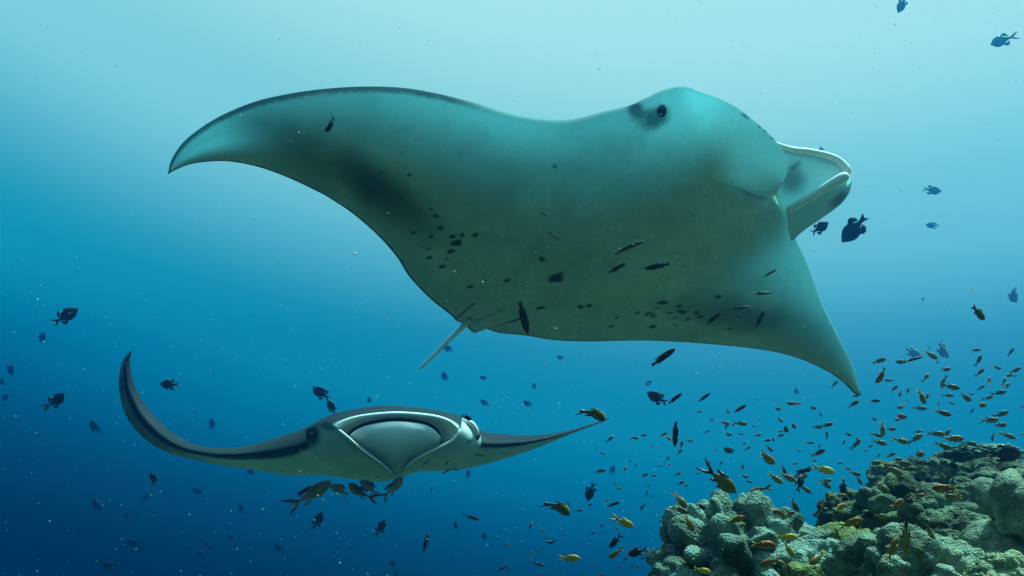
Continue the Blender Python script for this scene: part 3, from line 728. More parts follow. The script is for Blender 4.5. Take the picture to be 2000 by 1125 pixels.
# ------------------------------------------------------------------ fish
def fish_mesh(name, prof, wid, tail, fins, mat_b, mat_f, bend=0.0, zoff=0.0, nr=18, ns=12, swing=0.0):
    """prof: half heights nose to tail root over the body; tail: (root x, tip x, tip z, notch x); fins: list of (polygon xz, centre xz)"""
    xr = tail[0]
    t = np.linspace(0, 1, nr); pt = np.linspace(0, 1, len(prof))
    c = spline(np.stack([pt, prof], -1), 200); h = np.interp(t, c[:, 0], c[:, 1])
    xs = 0.5 - t * (0.5 - xr)
    a = np.linspace(0, 2 * np.pi, ns, endpoint=False)
    wratio = wid * (1 - 0.55 * t)
    V = [np.stack([np.full(ns, xs[i]), np.cos(a) * h[i] * wratio[i], np.sin(a) * h[i] + zoff * np.sin(np.pi * t[i])], -1) for i in range(nr)]
    verts = np.vstack(V).tolist(); faces = [list(map(int, f)) for f in grid_quads(nr, ns, 0, True)]
    faces.append(list(range(ns))); faces.append(list(range((nr - 1) * ns, nr * ns))[::-1])
    mats = [0] * len(faces)
    hr = h[-1]
    x0, xt, zt, xn = tail
    polys = [([(x0 + .03, hr * .9), (x0 - .02, hr * 1.3), (x0 + .35 * (xt - x0), zt * .62), (xt + .01, zt * .97), (xt, zt), (xt + .35 * (xn - xt), zt * .55), (xn, 0.0), (x0, 0)], (x0 + .35 * (xn - x0), zt * .28)),
             ([(x0, 0), (xn, 0.0), (xt + .35 * (xn - xt), -zt * .55), (xt, -zt), (xt + .01, -zt * .97), (x0 + .35 * (xt - x0), -zt * .62), (x0 - .02, -hr * 1.3), (x0 + .03, -hr * .9)], (x0 + .35 * (xn - x0), -zt * .28))]
    for poly, cen in polys + fins:
        b = len(verts)
        verts += [[x, 0.0, z] for x, z in poly] + [[cen[0], 0.010, cen[1]], [cen[0], -0.010, cen[1]]]
        m = len(poly)
        for i in range(m):
            j = (i + 1) % m
            faces.append([b + i, b + j, b + m]); faces.append([b + j, b + i, b + m + 1]); mats += [1, 1]
    # pectoral fins, held out from the flanks
    for s in (1, -1):
        b = len(verts); hw = h[int(nr * .3)] * wratio[int(nr * .3)]
        x = xs[int(nr * .3)]
        verts += [[x, s * hw * .85, -.01], [x - .11, s * (hw + .05), .02], [x - .12, s * (hw + .06), -.05], [x - .02, s * hw * .85, -.05], [x - .06, s * (hw + .015), -.02]]
        for i in range(4):
            faces.append([b + i, b + (i + 1) % 4, b + 4]); mats.append(1)
    v = np.array(verts)
    if bend:
        q = np.clip(0.2 - v[:, 0], 0, None)
        v[:, 1] += bend * q ** 2 * 1.6
    if swing:
        q = np.clip(0.25 - v[:, 0], 0, None)
        v[:, 2] += swing * q ** 2 * 1.6
    me = bpy.data.meshes.new(name); me.from_pydata(v.tolist(), [], faces)
    me.materials.append(mat_b); me.materials.append(mat_f)
    me.polygons.foreach_set("material_index", mats); me.update(); me.shade_smooth()
    me.validate()
    return me

DF = lambda x0, x1, z, h, back=0.05: ([(x0, z), (x0 - .06, z + h), ((x0 + x1) / 2, z + h * .95), (x1 - back, z + h * .75), (x1, z - .01), ((x0 + x1) / 2, z - .02)], ((x0 + x1) / 2, z + h * .35))
AF = lambda x0, x1, z, h, back=0.05: ([(p, -q) for p, q in DF(x0, x1, z, h, back)[0]][::-1], (DF(x0, x1, z, h, back)[1][0], -DF(x0, x1, z, h, back)[1][1]))
SPEC = {   # name, profile, width ratio, tail, fins, materials
    'anthias': ("anthias", [.014, .10, .148, .158, .142, .108, .064, .036], .52, (-.27, -.5, .15, -.36), [DF(.24, -.18, .11, .035), AF(.0, -.16, .09, .05), ([(.2, -.11), (.1, -.12), (.06, -.2), (.16, -.15)], (.13, -.14))]),
    'lyretail': ("lyretail_anthias", [.013, .085, .128, .136, .12, .086, .05, .028], .5, (-.15, -.5, .15, -.235), [DF(.24, -.08, .09, .06), AF(.03, -.08, .08, .05), ([(.2, -.1), (.12, -.11), (.05, -.19), (.16, -.14)], (.13, -.135))]),
    'trigger': ("triggerfish", [.02, .12, .2, .235, .225, .17, .08, .04], .32, (-.28, -.5, .17, -.36), [([(.0, .2), (-.12, .295), (-.20, .25), (-.25, .07), (-.1, .15)], (-.13, .19)), ([(-.1, -.15), (-.25, -.07), (-.20, -.25), (-.12, -.295), (.0, -.2)], (-.13, -.19)), ([(.16, .2), (.12, .27), (.05, .24), (.08, .2)], (.11, .22))]),
    'round': ("triggerfish", [.03, .13, .21, .25, .245, .19, .09, .05], .32, (-.29, -.5, .13, -.43), [([(.02, .23), (-.08, .315), (-.19, .305), (-.27, .20), (-.26, .07), (-.1, .15)], (-.13, .19)), ([(-.1, -.15), (-.26, -.07), (-.27, -.20), (-.19, -.305), (-.08, -.315), (.02, -.23)], (-.13, -.19))]),
    'wrasse': ("wrasse", [.014, .07, .098, .105, .10, .085, .06, .042], .6, (-.34, -.5, .07, -.47), [DF(.26, -.28, .085, .03), AF(.02, -.28, .075, .03)]),
    'cleaner': ("cleaner_wrasse", [.012, .05, .068, .072, .068, .058, .045, .035], .6, (-.36, -.5, .055, -.48), [DF(.22, -.3, .058, .02), AF(.0, -.3, .052, .02)]),
    'damsel': ("damselfish", [.02, .13, .19, .205, .185, .13, .07, .04], .4, (-.28, -.5, .16, -.39), [DF(.16, -.2, .17, .07), AF(.0, -.2, .14, .07)]),
    'surgeon': ("surgeonfish", [.02, .14, .2, .22, .215, .18, .09, .03], .35, (-.33, -.5, .17, -.42), [DF(.2, -.28, .17, .08, 0), AF(.05, -.28, .16, .07, 0)]),
    'jack': ("jack", [.014, .09, .13, .14, .12, .085, .045, .022], .55, (-.24, -.5, .19, -.31), [DF(.14, -.14, .11, .07), AF(-.02, -.15, .1, .05)]),
    'striped': ("hogfish", [.015, .12, .17, .18, .165, .13, .09, .055], .42, (-.30, -.5, .15, -.42), [DF(.2, -.2, .15, .045), AF(.0, -.2, .13, .05)]),
}
MATS = {'anthias': (M_ANTHIAS, M_YFIN), 'olive': (M_OLIVE, M_OFIN), 'gold': (M_GOLD, M_YFIN), 'red': (M_RED, M_YFIN), 'black': (M_BLACK, M_BLACK), 'blue': (M_BLUE, M_BLUE), 'navy': (M_NAVY, M_NAVY), 'hazed': (M_HAZED, M_HAZED),
        'brown': (M_JACK, M_JACK), 'striped': (M_STRIPE, M_BLACK), 'cleaner': (M_CLEAN, M_CLEAN), 'oliveblack': (M_OLIVE, M_BLACK)}
CACHE = {}
def proto(spec, tone, var):
    key = (spec, tone, var)
    if key not in CACHE:
        nm, prof, wid, tail, fins = SPEC[spec]
        bend = (0.0, 0.55, -0.55, 0.25)[var % 4]; swing = (0.0, -0.1, 0.12, 0.45, -0.45)[var] if var < 5 else 0
        CACHE[key] = fish_mesh(nm, prof, wid, tail, fins, *MATS[tone], bend=bend, swing=swing)
    return CACHE[key]
EYE_ME = mesh_fast("eye", np.vstack([np.array([[math.cos(a) * math.sin(b), math.cos(b) * .5, math.sin(a) * math.sin(b)] for b in np.linspace(0.05, math.pi - .05, 6) for a in np.linspace(0, 2 * math.pi, 8, endpoint=False)])]), grid_quads(6, 8, 0, True))
EYE_ME.materials.append(M_EYE)
REAL = {'anthias': .10, 'lyretail': .14, 'trigger': .54, 'round': .45, 'wrasse': .11, 'cleaner': .10, 'damsel': .10, 'surgeon': .30, 'jack': .32, 'striped': .17}
WORD = {'anthias': "anthias", 'lyretail': "lyretail anthias", 'trigger': "triggerfish", 'round': "triggerfish", 'wrasse': "wrasse", 'cleaner': "cleaner wrasse", 'damsel': "damselfish", 'surgeon': "surgeonfish", 'jack': "jack fish", 'striped': "hogfish"}
TONE_WORD = {'anthias': "orange", 'olive': "olive", 'gold': "golden yellow", 'red': "rust red", 'black': "black", 'blue': "dark blue", 'navy': "bright blue", 'hazed': "pale", 'brown': "brown", 'striped': "dark", 'cleaner': "slim dark", 'oliveblack': "olive"}
FISH = []      # (object, label or None, spec, tone, px, py, len, heading)
def fish(spec, tone, px, py, ln, hd, d=None, label=None, yaw=None, var=None, group=None):
    r = random.Random(int(px * 7 + py * 13))
    real = REAL[spec] * r.uniform(0.85, 1.15)
    if d is None:
        d = min(max(real * 1570 / ln, 1.6), 36.0)
        if px > 1290 and py > 960 - max(0, (1450 - px)) * 0.9 and spec != 'trigger':
            d = min(d, 2.55)
        if px > 1600 and py > 985: d = min(d, 2.05)
        if px > 1880 and py > 940: d = min(d, 1.9)
        if px > 1560 and 840 < py <= 985: d = min(d, 3.4 if py > 930 else 5.2)
    yaw = r.uniform(-28, 28) if yaw is None else yaw
    var = r.randrange(3) if var is None else var
    me = proto(spec, tone, var)
    o = bpy.data.objects.new(SPEC[spec][0], me); COL.objects.link(o)
    a, y = math.radians(hd), math.radians(yaw)
    f = Vector(((math.cos(a) * CR + math.sin(a) * CU) * math.cos(y) + CF * math.sin(y)).tolist())
    up = Vector((-math.sin(a) * CR + math.cos(a) * CU).tolist())
    if math.cos(a) < -0.02: up = -up
    side = up.cross(f).normalized(); up = f.cross(side).normalized()
    L_ = ln * d / 1570 / max(math.cos(y), .6)
    M = Matrix((f, side, up)).transposed().to_4x4()
    o.matrix_world = Matrix.Translation(Vector(P(px, py, d).tolist())) @ M @ Matrix.Scale(L_, 4)
    if ln >= 26:
        prof = SPEC[spec][1]; hh = prof[1]
        for s in (1, -1):
            e = bpy.data.objects.new("eye", EYE_ME); COL.objects.link(e); e.parent = o
            e.location = (0.385, s * hh * SPEC[spec][2] * 0.93, hh * 0.25); e.scale = (.024, .016, .024)
    FISH.append([o, label, spec, tone, px, py, ln, hd, group])
    return o

# big and singular fish first, each with its own description
fish('lyretail', 'oliveblack', 1402, 933, 98, -40, 1.75, "large olive fish with black streaming forked tail over the pale mound", 8, 0)
fish('wrasse', 'black', 1296, 697, 58, 35, 2.6, "black slender fish just under the big manta's rear edge", 5, 0)
fish('wrasse', 'black', 1319, 778, 34, 37, 3.4, "black fish climbing beside the blue triggerfish", 5, 0)
fish('wrasse', 'black', 1376, 776, 28, 35, 4.0, "small black fish following to the right of its black twin", 5, 0)
fish('wrasse', 'black', 1446, 798, 29, 30, 3.8, "small black fish nearest the outer school of anthias", 5, 0)
fish('trigger', 'blue', 1284, 777, 44, 152, 7.5, "blue triggerfish nose to tail with a black fish", 10, 0)
fish('striped', 'striped', 1162, 805, 54, -40, 2.9, "dark yellow-backed fish at the smaller manta's thin wing tip", 12, 4)
fish('striped', 'striped', 1093, 988, 56, -46, 2.8, "dark curved fish with yellow streak in the blue below the mantas", 12, 4)
fish('wrasse', 'black', 1319, 848, 52, -90, 2.6, "black fish hanging straight nose down in open water", 8, 0)
fish('damsel', 'navy', 911, 815, 24, -25, 5.6, "tiny bright blue fish at the smaller manta's brow", 8, 0)
fish('round', 'blue', 1668, 447, 66, 230, 8.5, "largest dark triggerfish, head down below the big manta's mouth", 8, 0)
fish('trigger', 'blue', 1601, 445, 42, 32, 8.5, "small dark triggerfish close under the big manta's jaw", 8, 0)
fish('surgeon', 'black', 1964, 886, 72, -3, 4.2, "dark oval surgeonfish gliding over the far reef crest", 12, 0)
fish('gold', 'gold', 0, 0, 1, 0) if False else None
fish('anthias', 'gold', 1112, 1090, 44, -3, 2.4, "golden yellow anthias alone in deep blue near the bottom", 6, 0)
fish('lyretail', 'gold', 1214, 1018, 54, -26, 2.4, "yellow fish with dark tipped forked tail left of the mound", 6, 0)
fish('damsel', 'black', 1246, 1078, 40, 199, 2.2, "plump black damselfish beside the pale mound's foot", 6, 0)
fish('jack', 'black', 1203, 1056, 40, 232, 2.6, "dark fork-tailed fish heading down just above the black damselfish", 10, 0)
fish('anthias', 'olive', 1203, 1081, 36, 215, 2.4, "olive anthias head down beside the black damselfish", 6, 0)
fish('anthias', 'red', 1847, 954, 52, 180, 2.3, "rust red anthias with yellow tail in front of the grey mound", 6, 0)
fish('anthias', 'anthias', 1744, 1073, 54, 60, 1.7, "orange anthias nose up against the smooth pale coral", 10, 0)
fish('wrasse', 'oliveblack', 1770, 1053, 72, -85, 1.7, "long olive fish hanging head down before the smooth pale coral", 10, 0)
fish('anthias', 'anthias', 1662, 1021, 52, 14, 1.9, "bright orange anthias before the dark hollow in the reef", 6, 0)
fish('anthias', 'red', 1490, 1064, 54, -5, 2.1, "dark red anthias with yellow belly before the pale mound", 6, 0)
fish('anthias', 'gold', 1536, 1049, 46, -2, 2.2, "yellow-backed anthias just above the dark red one", 6, 0)
fish('anthias', 'gold', 1541, 1074, 38, -55, 2.2, "yellow anthias diving down the pale mound's shoulder", 6, 0)
fish('anthias', 'anthias', 1504, 1098, 48, 200, 2.1, "dusky orange anthias low on the pale mound's face", 6, 0)
fish('anthias', 'gold', 1371, 1114, 38, -14, 2.1, "yellow anthias at the foot of the pale mound", 6, 0)
fish('anthias', 'anthias', 1437, 1015, 40, 15, 2.2, "orange-brown anthias across the pale mound's upper face", 6, 0)
fish('damsel', 'black', 1780, 979, 26, 180, 2.6, "small black damselfish in front of the grey mound's hollow", 6, 0)
fish('damsel', 'navy', 1815, 906, 17, 180, 3.8, "round dark blue damselfish before the faded bushy coral", 6, 0)
fish('anthias', 'anthias', 1723, 735, 36, -130, 3.4, "bent orange anthias right beside the big manta's drooping wing tip", 10, 3)
fish('lyretail', 'anthias', 1799, 773, 40, -58, 3.2, "orange anthias with wide open tail in the upper school", 10, 0)
fish('lyretail', 'anthias', 1723, 836, 36, -70, 3.2, "orange anthias with spread yellow tail diving in the school", 20, 0)
fish('cleaner', 'cleaner', 1787, 701, 36, 14, 3.0, "striped cleaner wrasse slipping past the top of the school", 6, 0)
fish('striped', 'striped', 1911, 611, 40, -45, 3.0, "small yellow-backed dark fish alone above the reef school", 10, 0)
# fish on the bigger manta's belly
fish('wrasse', 'black', 1023, 621, 66, -76, 3.6, "long black wrasse head down beside the big manta's tail", 6, 0)
fish('cleaner', 'cleaner', 1232, 481, 58, 20, 3.3, "longest cleaner wrasse under the big manta's belly", 6, 1)
fish('cleaner', 'cleaner', 1211, 489, 36, 24, 3.4, "cleaner wrasse touching the longest one's tail", 6, 2)
fish('wrasse', 'black', 1206, 523, 40, 29, 3.5, "short black wrasse below the longest cleaner wrasse", 6, 0)
fish('wrasse', 'black', 1283, 520, 50, 192, 3.5, "black wrasse facing the short one under the big manta", 6, 0)
fish('cleaner', 'cleaner', 1505, 533, 30, 30, 3.6, "cleaner wrasse nearest the big manta's far wing root", 6, 0)
fish('cleaner', 'cleaner', 1490, 573, 38, 3, 3.6, "level cleaner wrasse midway along the big manta's far wing", 6, 0)
fish('cleaner', 'cleaner', 1446, 602, 40, 10, 3.7, "cleaner wrasse with pale stripe on the dusky wing patch", 6, 1)
fish('cleaner', 'cleaner', 1463, 608, 20, -55, 3.8, "tiny cleaner wrasse tucked behind the pale striped one", 6, 0)
fish('wrasse', 'black', 1395, 621, 37, 36, 3.7, "black wrasse rising at the dusky wing patch's inner side", 6, 0)
fish('wrasse', 'black', 1485, 623, 36, 62, 3.7, "black wrasse swimming steeply up on the dusky wing patch", 6, 0)
fish('cleaner', 'cleaner', 1063, 418, 20, -32, 3.4, "tiny cleaner wrasse high on the big manta's belly", 6, 0)
fish('cleaner', 'cleaner', 1082, 461, 28, -38, 3.4, "thin cleaner wrasse slanting down mid belly of the big manta", 6, 0)
fish('jack', 'black', 648, 246, 36, 212, 3.0, "small dark fork-tailed fish under the big manta's spread wing", 20, 3)
# jacks sheltering under the smaller manta
fish('jack', 'brown', 606, 967, 92, 33, 6.7, "long brown fish trailing below the smaller manta", 12, 2)
fish('jack', 'brown', 670, 957, 60, 172, 6.6, "second brown fish from the tail end of the sheltering row", 25, 1)
fish('jack', 'brown', 702, 963, 58, 150, 6.8, "middle brown fish of the row under the smaller manta", 30, 2)
fish('jack', 'brown', 727, 953, 58, 160, 6.6, "brown fish right under the smaller manta's lowest point", 25, 1)
fish('jack', 'brown', 766, 956, 60, 48, 6.6, "brown fish at the front of the sheltering row", 25, 2)
for x_, y_, l_, h_ in ((832, 903, 15, 35), (872, 905, 15, 60), (937, 889, 17, 5), (985, 884, 17, 2), (872, 921, 16, 32), (891, 917, 15, -5), (736, 932, 14, -15)):
    fish('cleaner', 'cleaner', x_, y_, l_ + 3, h_, 6.2)

TRIG = [(128, 617, 52, 35), (82, 660, 27, 52), (20, 720, 28, -82), (3, 748, 20, 60), (8, 778, 22, 40), (112, 782, 44, 40), (183, 834, 32, 118), (332, 751, 40, 178), (416, 829, 27, 118), (628, 768, 40, 138), (648, 796, 32, 118),
        (302, 935, 30, 130), (188, 988, 30, 118), (283, 972, 17, 30), (249, 1008, 20, 95), (263, 1060, 28, 168), (213, 1105, 30, 162), (387, 960, 24, 142), (489, 924, 24, 95), (474, 994, 24, 150), (447, 1050, 21, 10), (408, 1066, 22, 140),
        (394, 1083, 22, 140), (546, 1071, 25, 132), (622, 1016, 36, 68), (745, 1030, 34, 66), (767, 1102, 21, 100), (588, 967, 18, 150), (874, 681, 25, 140), (868, 737, 24, 100), (945, 738, 17, 170), (1043, 755, 14, 80), (946, 787, 20, 140),
        (1031, 789, 22, 145), (721, 783, 16, 90), (1095, 699, 16, 150), (1266, 749, 17, 40), (1152, 960, 36, -104), (1196, 917, 19, 60), (1762, 8, 34, -112), (1955, 79, 46, 202), (1607, 288, 20, 218), (1820, 371, 36, -10), (1822, 440, 26, 175),
        (1976, 575, 40, -52), (1782, 688, 34, -30), (1839, 684, 38, -52), (1800, 584, 16, 20), (1556, 766, 17, 95), (915, 926, 18, 80), (945, 1046, 20, -60)]
NEARER = {128: 8.5, 112: 9.0, 332: 10.0, 302: 12.0, 622: 12.0, 745: 12.0, 628: 11.0, 648: 12.0, 1152: 9.0}
for x_, y_, l_, h_ in TRIG:
    fish('trigger', 'hazed' if x_ in (1762, 1955, 1607, 1820, 1822, 1976, 1782, 1839, 1800) else 'blue', x_, y_, l_, h_, NEARER.get(x_))
DARK = [(843, 956, 13, 75), (905, 1004, 13, 130), (923, 1011, 28, -26), (890, 1026, 20, -86), (832, 1060, 33, 76), (773, 1121, 17, 92), (1051, 1102, 25, -8), (1198, 985, 28, 20), (1078, 1060, 25, 162), (1110, 983, 11, 110), (981, 1110, 21, 25),
        (1331, 943, 13, 20), (1369, 990, 20, -15), (1647, 950, 32, -98), (1562, 944, 34, 62), (1581, 918, 24, 170), (1562, 923, 24, 35)]
for x_, y_, l_, h_ in DARK:
    fish('wrasse' if (x_ < 1300) else 'damsel', 'black', x_, y_, l_, h_)
SCHOOL = [(1717, 705, 22, 25), (1764, 707, 22, 180), (1818, 693, 27, -30), (1814, 678, 9, -30), (1737, 743, 15, 180), (1746, 759, 18, 45), (1759, 767, 17, -120), (1773, 764, 13, 70), (1811, 775, 15, 60), (1810, 736, 18, 40), (1845, 722, 22, 8),
          (1831, 707, 10, -40), (1841, 746, 22, -112), (1857, 755, 30, -12), (1886, 776, 27, -30), (1898, 770, 11, 0), (1852, 772, 19, 0), (1914, 791, 28, -3), (1898, 804, 13, 65), (1840, 806, 28, -15), (1764, 794, 24, 190), (1797, 797, 22, -5),
          (1769, 784, 10, 0), (1833, 790, 9, 80), (1858, 787, 12, -20), (1757, 813, 28, -8), (1756, 820, 17, 180), (1705, 818, 18, -20), (1708, 783, 18, 10), (1906, 684, 15, 10), (1912, 704, 21, 62), (1915, 727, 20, 42), (1946, 718, 18, -15),
          (1974, 688, 18, 60), (1983, 724, 20, 40), (1972, 733, 18, 180), (1962, 744, 15, 60), (1964, 755, 22, 35), (1932, 747, 20, 70), (1917, 757, 16, 35), (1952, 767, 24, 12), (1931, 777, 19, 15), (1958, 808, 27, 13), (1930, 821, 34, 5),
          (1954, 830, 27, -2), (1998, 794, 10, 0), (1741, 838, 20, -5), (1715, 850, 20, -15), (1718, 864, 27, -15), (1762, 861, 28, -20), (1790, 856, 28, 30), (1794, 843, 16, 5), (1828, 847, 28, 0), (1850, 846, 20, 40), (1860, 857, 36, 3),
          (1890, 866, 25, 0), (1841, 870, 28, -20), (1938, 853, 16, -100), (1968, 850, 25, -25), (1993, 848, 12, 0), (1790, 886, 38, -12), (1740, 889, 18, 35), (1716, 890, 9, 60), (1707, 904, 26, 0), (1758, 898, 20, 170), (1766, 905, 27, -10),
          (1735, 909, 18, 0), (1742, 918, 32, -20), (1776, 916, 24, 5), (1838, 928, 26, -40), (1862, 970, 28, 180), (1724, 949, 26, -50), (1796, 968, 24, 0), (1754, 831, 8, 0), (1416, 826, 18, -10), (1418, 834, 14, 60), (1431, 831, 10, 20),
          (1448, 827, 23, -10), (1421, 848, 19, -15), (1446, 848, 11, 10), (1481, 850, 15, 10), (1523, 819, 14, -50), (1533, 836, 22, -50), (1526, 842, 12, 180), (1548, 830, 20, -40), (1524, 851, 15, 25), (1498, 860, 16, 5), (1510, 858, 12, -60),
          (1452, 867, 13, 30), (1460, 876, 14, 40), (1428, 882, 31, 155), (1495, 893, 42, -35), (1502, 876, 18, -35), (1596, 834, 19, 5), (1615, 830, 22, 15), (1615, 850, 14, 85), (1656, 848, 16, -20), (1648, 865, 12, 60), (1674, 857, 10, 0),
          (1672, 868, 24, 45), (1582, 865, 14, 0), (1598, 885, 26, 30), (1600, 873, 10, 80), (1551, 906, 13, 20), (1450, 914, 15, 65), (1608, 917, 42, -15), (1531, 917, 20, -60), (1514, 934, 30, -35), (1538, 932, 33, -25), (1565, 930, 27, -5),
          (1573, 955, 24, -35), (1670, 925, 23, -20), (1678, 938, 20, -55), (1611, 946, 28, -30), (1614, 939, 20, 5), (1642, 968, 22, 0), (1453, 930, 18, -15), (1462, 940, 14, -10), (1477, 958, 42, 205), (1192, 857, 18, 35), (1176, 884, 13, -30),
          (1166, 875, 7, 60), (1239, 856, 15, 10), (1256, 850, 14, 5), (1272, 870, 8, -30), (1296, 849, 15, 40), (1306, 856, 14, -40), (1348, 861, 13, -20), (1331, 869, 16, 80), (1327, 883, 15, 45), (1381, 843, 11, 30), (1304, 896, 11, 60),
          (1305, 907, 10, 10), (1286, 910, 11, -5), (1231, 900, 8, -10), (1242, 909, 9, 85), (1172, 920, 20, 15), (1219, 917, 15, 45), (1259, 929, 16, 35), (1276, 929, 13, 5), (1324, 926, 14, 30), (1340, 948, 12, 10), (1200, 944, 11, -10),
          (1208, 954, 14, -20), (1267, 949, 10, 0), (1264, 963, 11, 70), (1272, 969, 9, 15), (1366, 804, 13, 20), (1328, 975, 35, -55), (1328, 996, 28, -15), (1346, 1023, 34, -60), (1255, 989, 17, -115), (1184, 979, 13, 45), (1274, 1079, 23, 195),
          (1254, 1090, 11, 30), (1297, 1067, 20, -85), (1222, 1092, 14, 60), (1233, 1107, 13, 60), (1210, 1108, 10, 0), (1244, 1108, 11, 0), (1291, 1017, 13, -20), (1315, 1019, 13, 10), (1174, 1122, 13, 0), (1445, 1026, 24, 0), (1532, 1113, 28, 100),
          (1597, 1091, 36, 205), (1549, 985, 34, -50), (1521, 1000, 24, 170), (1541, 1003, 22, 10), (1719, 1008, 28, -10), (1815, 1039, 26, -60), (1638, 991, 30, 15), (1752, 984, 32, 20), (1635, 1043, 20, 100), (1132, 997, 15, 10), (1151, 986, 13, 20),
          (1036, 1027, 14, 60), (1060, 1038, 11, 70), (1100, 1045, 7, 50), (1157, 1042, 12, 35), (1174, 1028, 12, 45), (1205, 1032, 10, 60), (1066, 1051, 8, 0), (1083, 1055, 9, 10), (993, 1064, 9, 160), (1046, 1075, 11, 20), (1036, 1094, 11, 70),
          (994, 1113, 10, 85), (1050, 1120, 9, 20), (1088, 1118, 8, 140), (1122, 1079, 6, 30), (1086, 1072, 8, 10), (971, 1051, 8, 0), (1549, 788, 21, 180), (1560, 789, 13, 170), (1522, 800, 18, 150), (1585, 796, 20, -15), (1602, 809, 12, -60),
          (1630, 750, 16, 50), (1671, 773, 16, 15), (1667, 789, 22, 35), (1479, 782, 7, 80), (1421, 803, 12, -60), (1180, 1040, 8, 30), (1385, 905, 11, 60), (1396, 880, 9, 0), (1362, 925, 10, 20), (1408, 905, 10, 50), (1690, 880, 11, 10), (1640, 905, 10, 20),
          (1655, 915, 12, -10), (1700, 872, 10, 40), (1590, 900, 9, 0), (1560, 880, 10, -30), (1472, 832, 9, 0), (1390, 820, 9, 40)]
for k_, (x_, y_, l_, h_) in enumerate(SCHOOL):
    rr = random.Random(k_ * 31 + 5).random()
    big = l_ >= 26
    tone = ('anthias' if rr < 0.40 else 'gold' if rr < 0.55 else 'olive') if (y_ > 880 and big) else ('anthias' if rr < 0.22 else 'olive')
    fish('lyretail' if (rr > 0.86 and l_ > 16) else 'anthias', tone, x_, y_, l_ * (1.16 if l_ > 19 else 1.08), h_)

# what each fish is called: kind, colour, which way it points and what it swims beside
def heading(h):
    h = (h + 180) % 360 - 180
    for a, w_ in ((15, "facing right"), (55, "rising right"), (80, "climbing right"), (100, "nose up"), (125, "climbing left"), (165, "rising left"), (181, "facing left")):
        if 0 <= h <= a: return w_
    for a, w_ in ((15, "facing right"), (55, "sloping down right"), (80, "diving right"), (105, "nose down"), (165, "sloping down left"), (181, "facing left")):
        if h < 0 and -h <= a: return w_
def zone(x, y):
    if y < 120: return "in the bright water high above"
    if x > 1560 and y < 660: return "in open water off the big manta's head"
    if x > 1690 and y < 780: return "off the big manta's drooping wing tip"
    if x > 1690 and y < 840: return "in the thick of the reef school"
    if x > 1690 and y < 935: return "over the faded far corals"
    if x > 1690: return "over the grey coral mound"
    if x > 1560 and y < 815: return "below the big manta's far wing"
    if x > 1560 and y < 900: return "in the school's trailing side"
    if x > 1560: return "over the rough coral knoll"
    if x > 1380 and y < 860: return "in clear water below the big manta"
    if x > 1380 and y < 960: return "just above the pale coral mound"
    if x > 1380: return "against the pale coral mound"
    if x > 1150 and y < 900: return "beyond the smaller manta's thin wing"
    if x > 1150 and y < 980: return "between smaller manta and pale mound"
    if x > 1150: return "in deep water beside the pale mound"
    if x > 960 and y > 960: return "in deep blue below both mantas"
    if x > 820 and y < 830 and y > 660: return "between the two mantas"
    if x > 560 and y < 830: return "above the smaller manta's head"
    if x > 800 and y < 935: return "under the smaller manta's thin wing"
    if x > 560: return "below the smaller manta's body"
    if x < 235 and y < 880: return "outside the smaller manta's raised wing"
    if y < 900: return "inside the smaller manta's raised wing"
    return "in the dark water beneath the raised wing"
ORD = ["first", "second", "third", "fourth", "fifth", "sixth", "seventh", "eighth", "ninth", "tenth", "eleventh", "twelfth"]
byl = {}
for f in FISH:
    o, label, spec, tone, x, y, ln, hd, grp = f
    size = {'trigger': ("faint", "small", "clear")}.get(spec, ("tiny", "small", "larger"))[0 if ln < (20 if spec == 'trigger' else 12) else 1 if ln < (33 if spec == 'trigger' else 24) else 2]
    if label is None:
        label = f"{size} {TONE_WORD[tone].replace('slim ', '')} {WORD[spec]} {heading(hd)}, {zone(x, y)}".replace("dark blue triggerfish", "dark triggerfish").replace("lyretail anthias", "lyretail")
        byl.setdefault(label, []).append(f)
    f[1] = label
for label, fs in byl.items():
    if len(fs) > 1:
        fs.sort(key=lambda f: f[5])
        for i, f in enumerate(fs):
            f[1] = f"{'upper' if i == 0 else 'lower'} {label}" if len(fs) == 2 else f"{ORD[min(i, 11)]} from top, {label}"
GROUP = {'anthias': "anthias schooling over the reef", 'lyretail': "anthias schooling over the reef", 'trigger': "triggerfish scattered in the blue water", 'round': "triggerfish scattered in the blue water", 'wrasse': "black wrasses", 'cleaner': "cleaner wrasses under the mantas",
         'damsel': "damselfish", 'jack': "brown fish sheltering under the smaller manta", 'striped': "dark yellow-backed fish"}
for o, label, spec, tone, x, y, ln, hd, grp in FISH:
    g_ = GROUP.get(spec)
    if spec == 'jack' and tone != 'brown': g_ = None
    tag(o, label, "fish", g_)

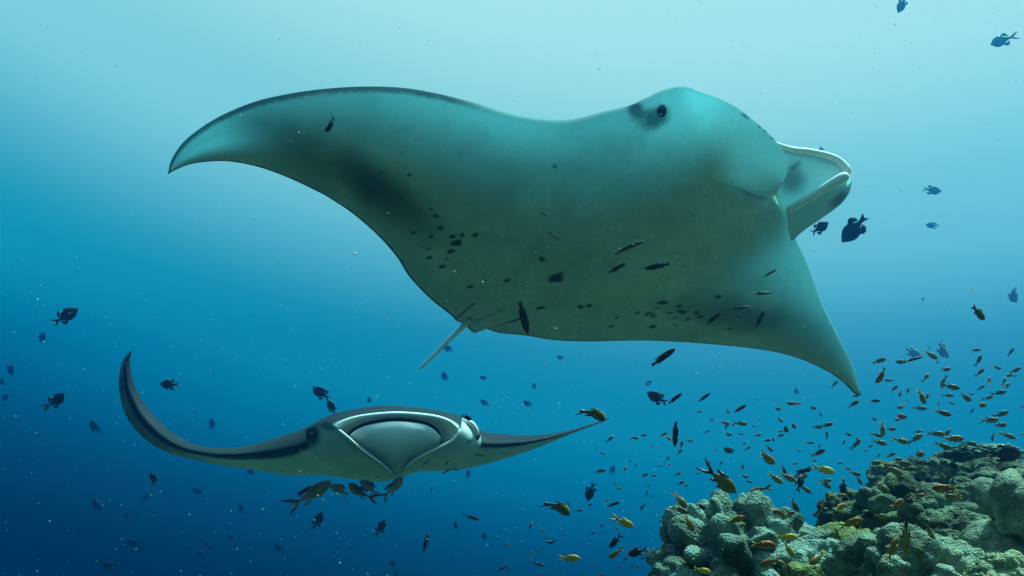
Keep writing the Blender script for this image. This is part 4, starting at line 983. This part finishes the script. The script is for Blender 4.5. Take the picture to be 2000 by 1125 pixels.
# ------------------------------------------------------------------ drifting plankton, lit by the sun
g = np.random.default_rng(29)
npart = 3400
ppx, ppy = g.uniform(-100, 2100, npart), g.uniform(-60, 1180, npart)
pd = g.uniform(1.25, 3.2, npart)
C = P(ppx, ppy, pd)
keep = np.ones(npart, bool)
pr = g.lognormal(math.log(0.00060), 0.5, npart)
tet = np.array([[1, 0, 0], [-1, 0, 0], [0, 1, 0], [0, -1, 0], [0, 0, .8], [0, 0, -.8]], float)
tf = np.array([[0, 2, 4], [2, 1, 4], [1, 3, 4], [3, 0, 4], [2, 0, 5], [1, 2, 5], [3, 1, 5], [0, 3, 5]])
st = g.uniform(0.6, 1.6, (npart, 1, 3))
vv = (C[:, None] + tet[None] * st * pr[:, None, None]).reshape(-1, 3)
ff = (tf[None] + 6 * np.arange(npart)[:, None, None]).reshape(-1, 3)
M_SNOW = mat_plain("plankton_white", (0.72, 0.78, 0.75), 0.6, (0.6, 0.65, 0.63), 50)
nt = M_SNOW.node_tree
tr = N(nt, "ShaderNodeBsdfTranslucent"); tr.inputs["Color"].default_value = (0.65, 0.7, 0.68, 1)
mx = N(nt, "ShaderNodeMixShader"); mx.inputs[0].default_value = 0.5
nt.links.new(nt.nodes["Principled BSDF"].outputs[0], mx.inputs[1]); nt.links.new(tr.outputs[0], mx.inputs[2]); nt.links.new(mx.outputs[0], nt.nodes["Material Output"].inputs["Surface"])
snow = obj("marine_snow", mesh_fast("marine_snow", vv, None, ff), M_SNOW)
tag(snow, "pale specks of plankton drifting in the water", None, None, "stuff")

# ------------------------------------------------------------------ the hazy water itself
def haze_box(lo, hi, dens):
    v_ = [(x, y, z) for x in (lo[0], hi[0]) for y in (lo[1], hi[1]) for z in (lo[2], hi[2])]
    f_ = [(0, 1, 3, 2), (4, 6, 7, 5), (0, 4, 5, 1), (2, 3, 7, 6), (0, 2, 6, 4), (1, 5, 7, 3)]
    m = bpy.data.materials.new("haze_water"); m.use_nodes = True
    nt = m.node_tree; nt.nodes.clear()
    out = nt.nodes.new("ShaderNodeOutputMaterial"); pv = nt.nodes.new("ShaderNodeVolumePrincipled")
    pv.inputs["Color"].default_value = (0.018, 0.20, 0.50, 1)
    pv.inputs["Density"].default_value = dens
    pv.inputs["Anisotropy"].default_value = 0.93
    pv.inputs["Absorption Color"].default_value = (0.0, 0.25, 0.45, 1)
    nt.links.new(pv.outputs[0], out.inputs["Volume"])
    o = obj("haze", mesh_np("haze", v_, f_, False), m)
    tag(o, "blue water haze filling the scene", None, None, "stuff")
    return o
zlo = float(Z.min())
haze_box((-36, -18, zlo - 1.0), (36, 46, 9.0), 0.037)
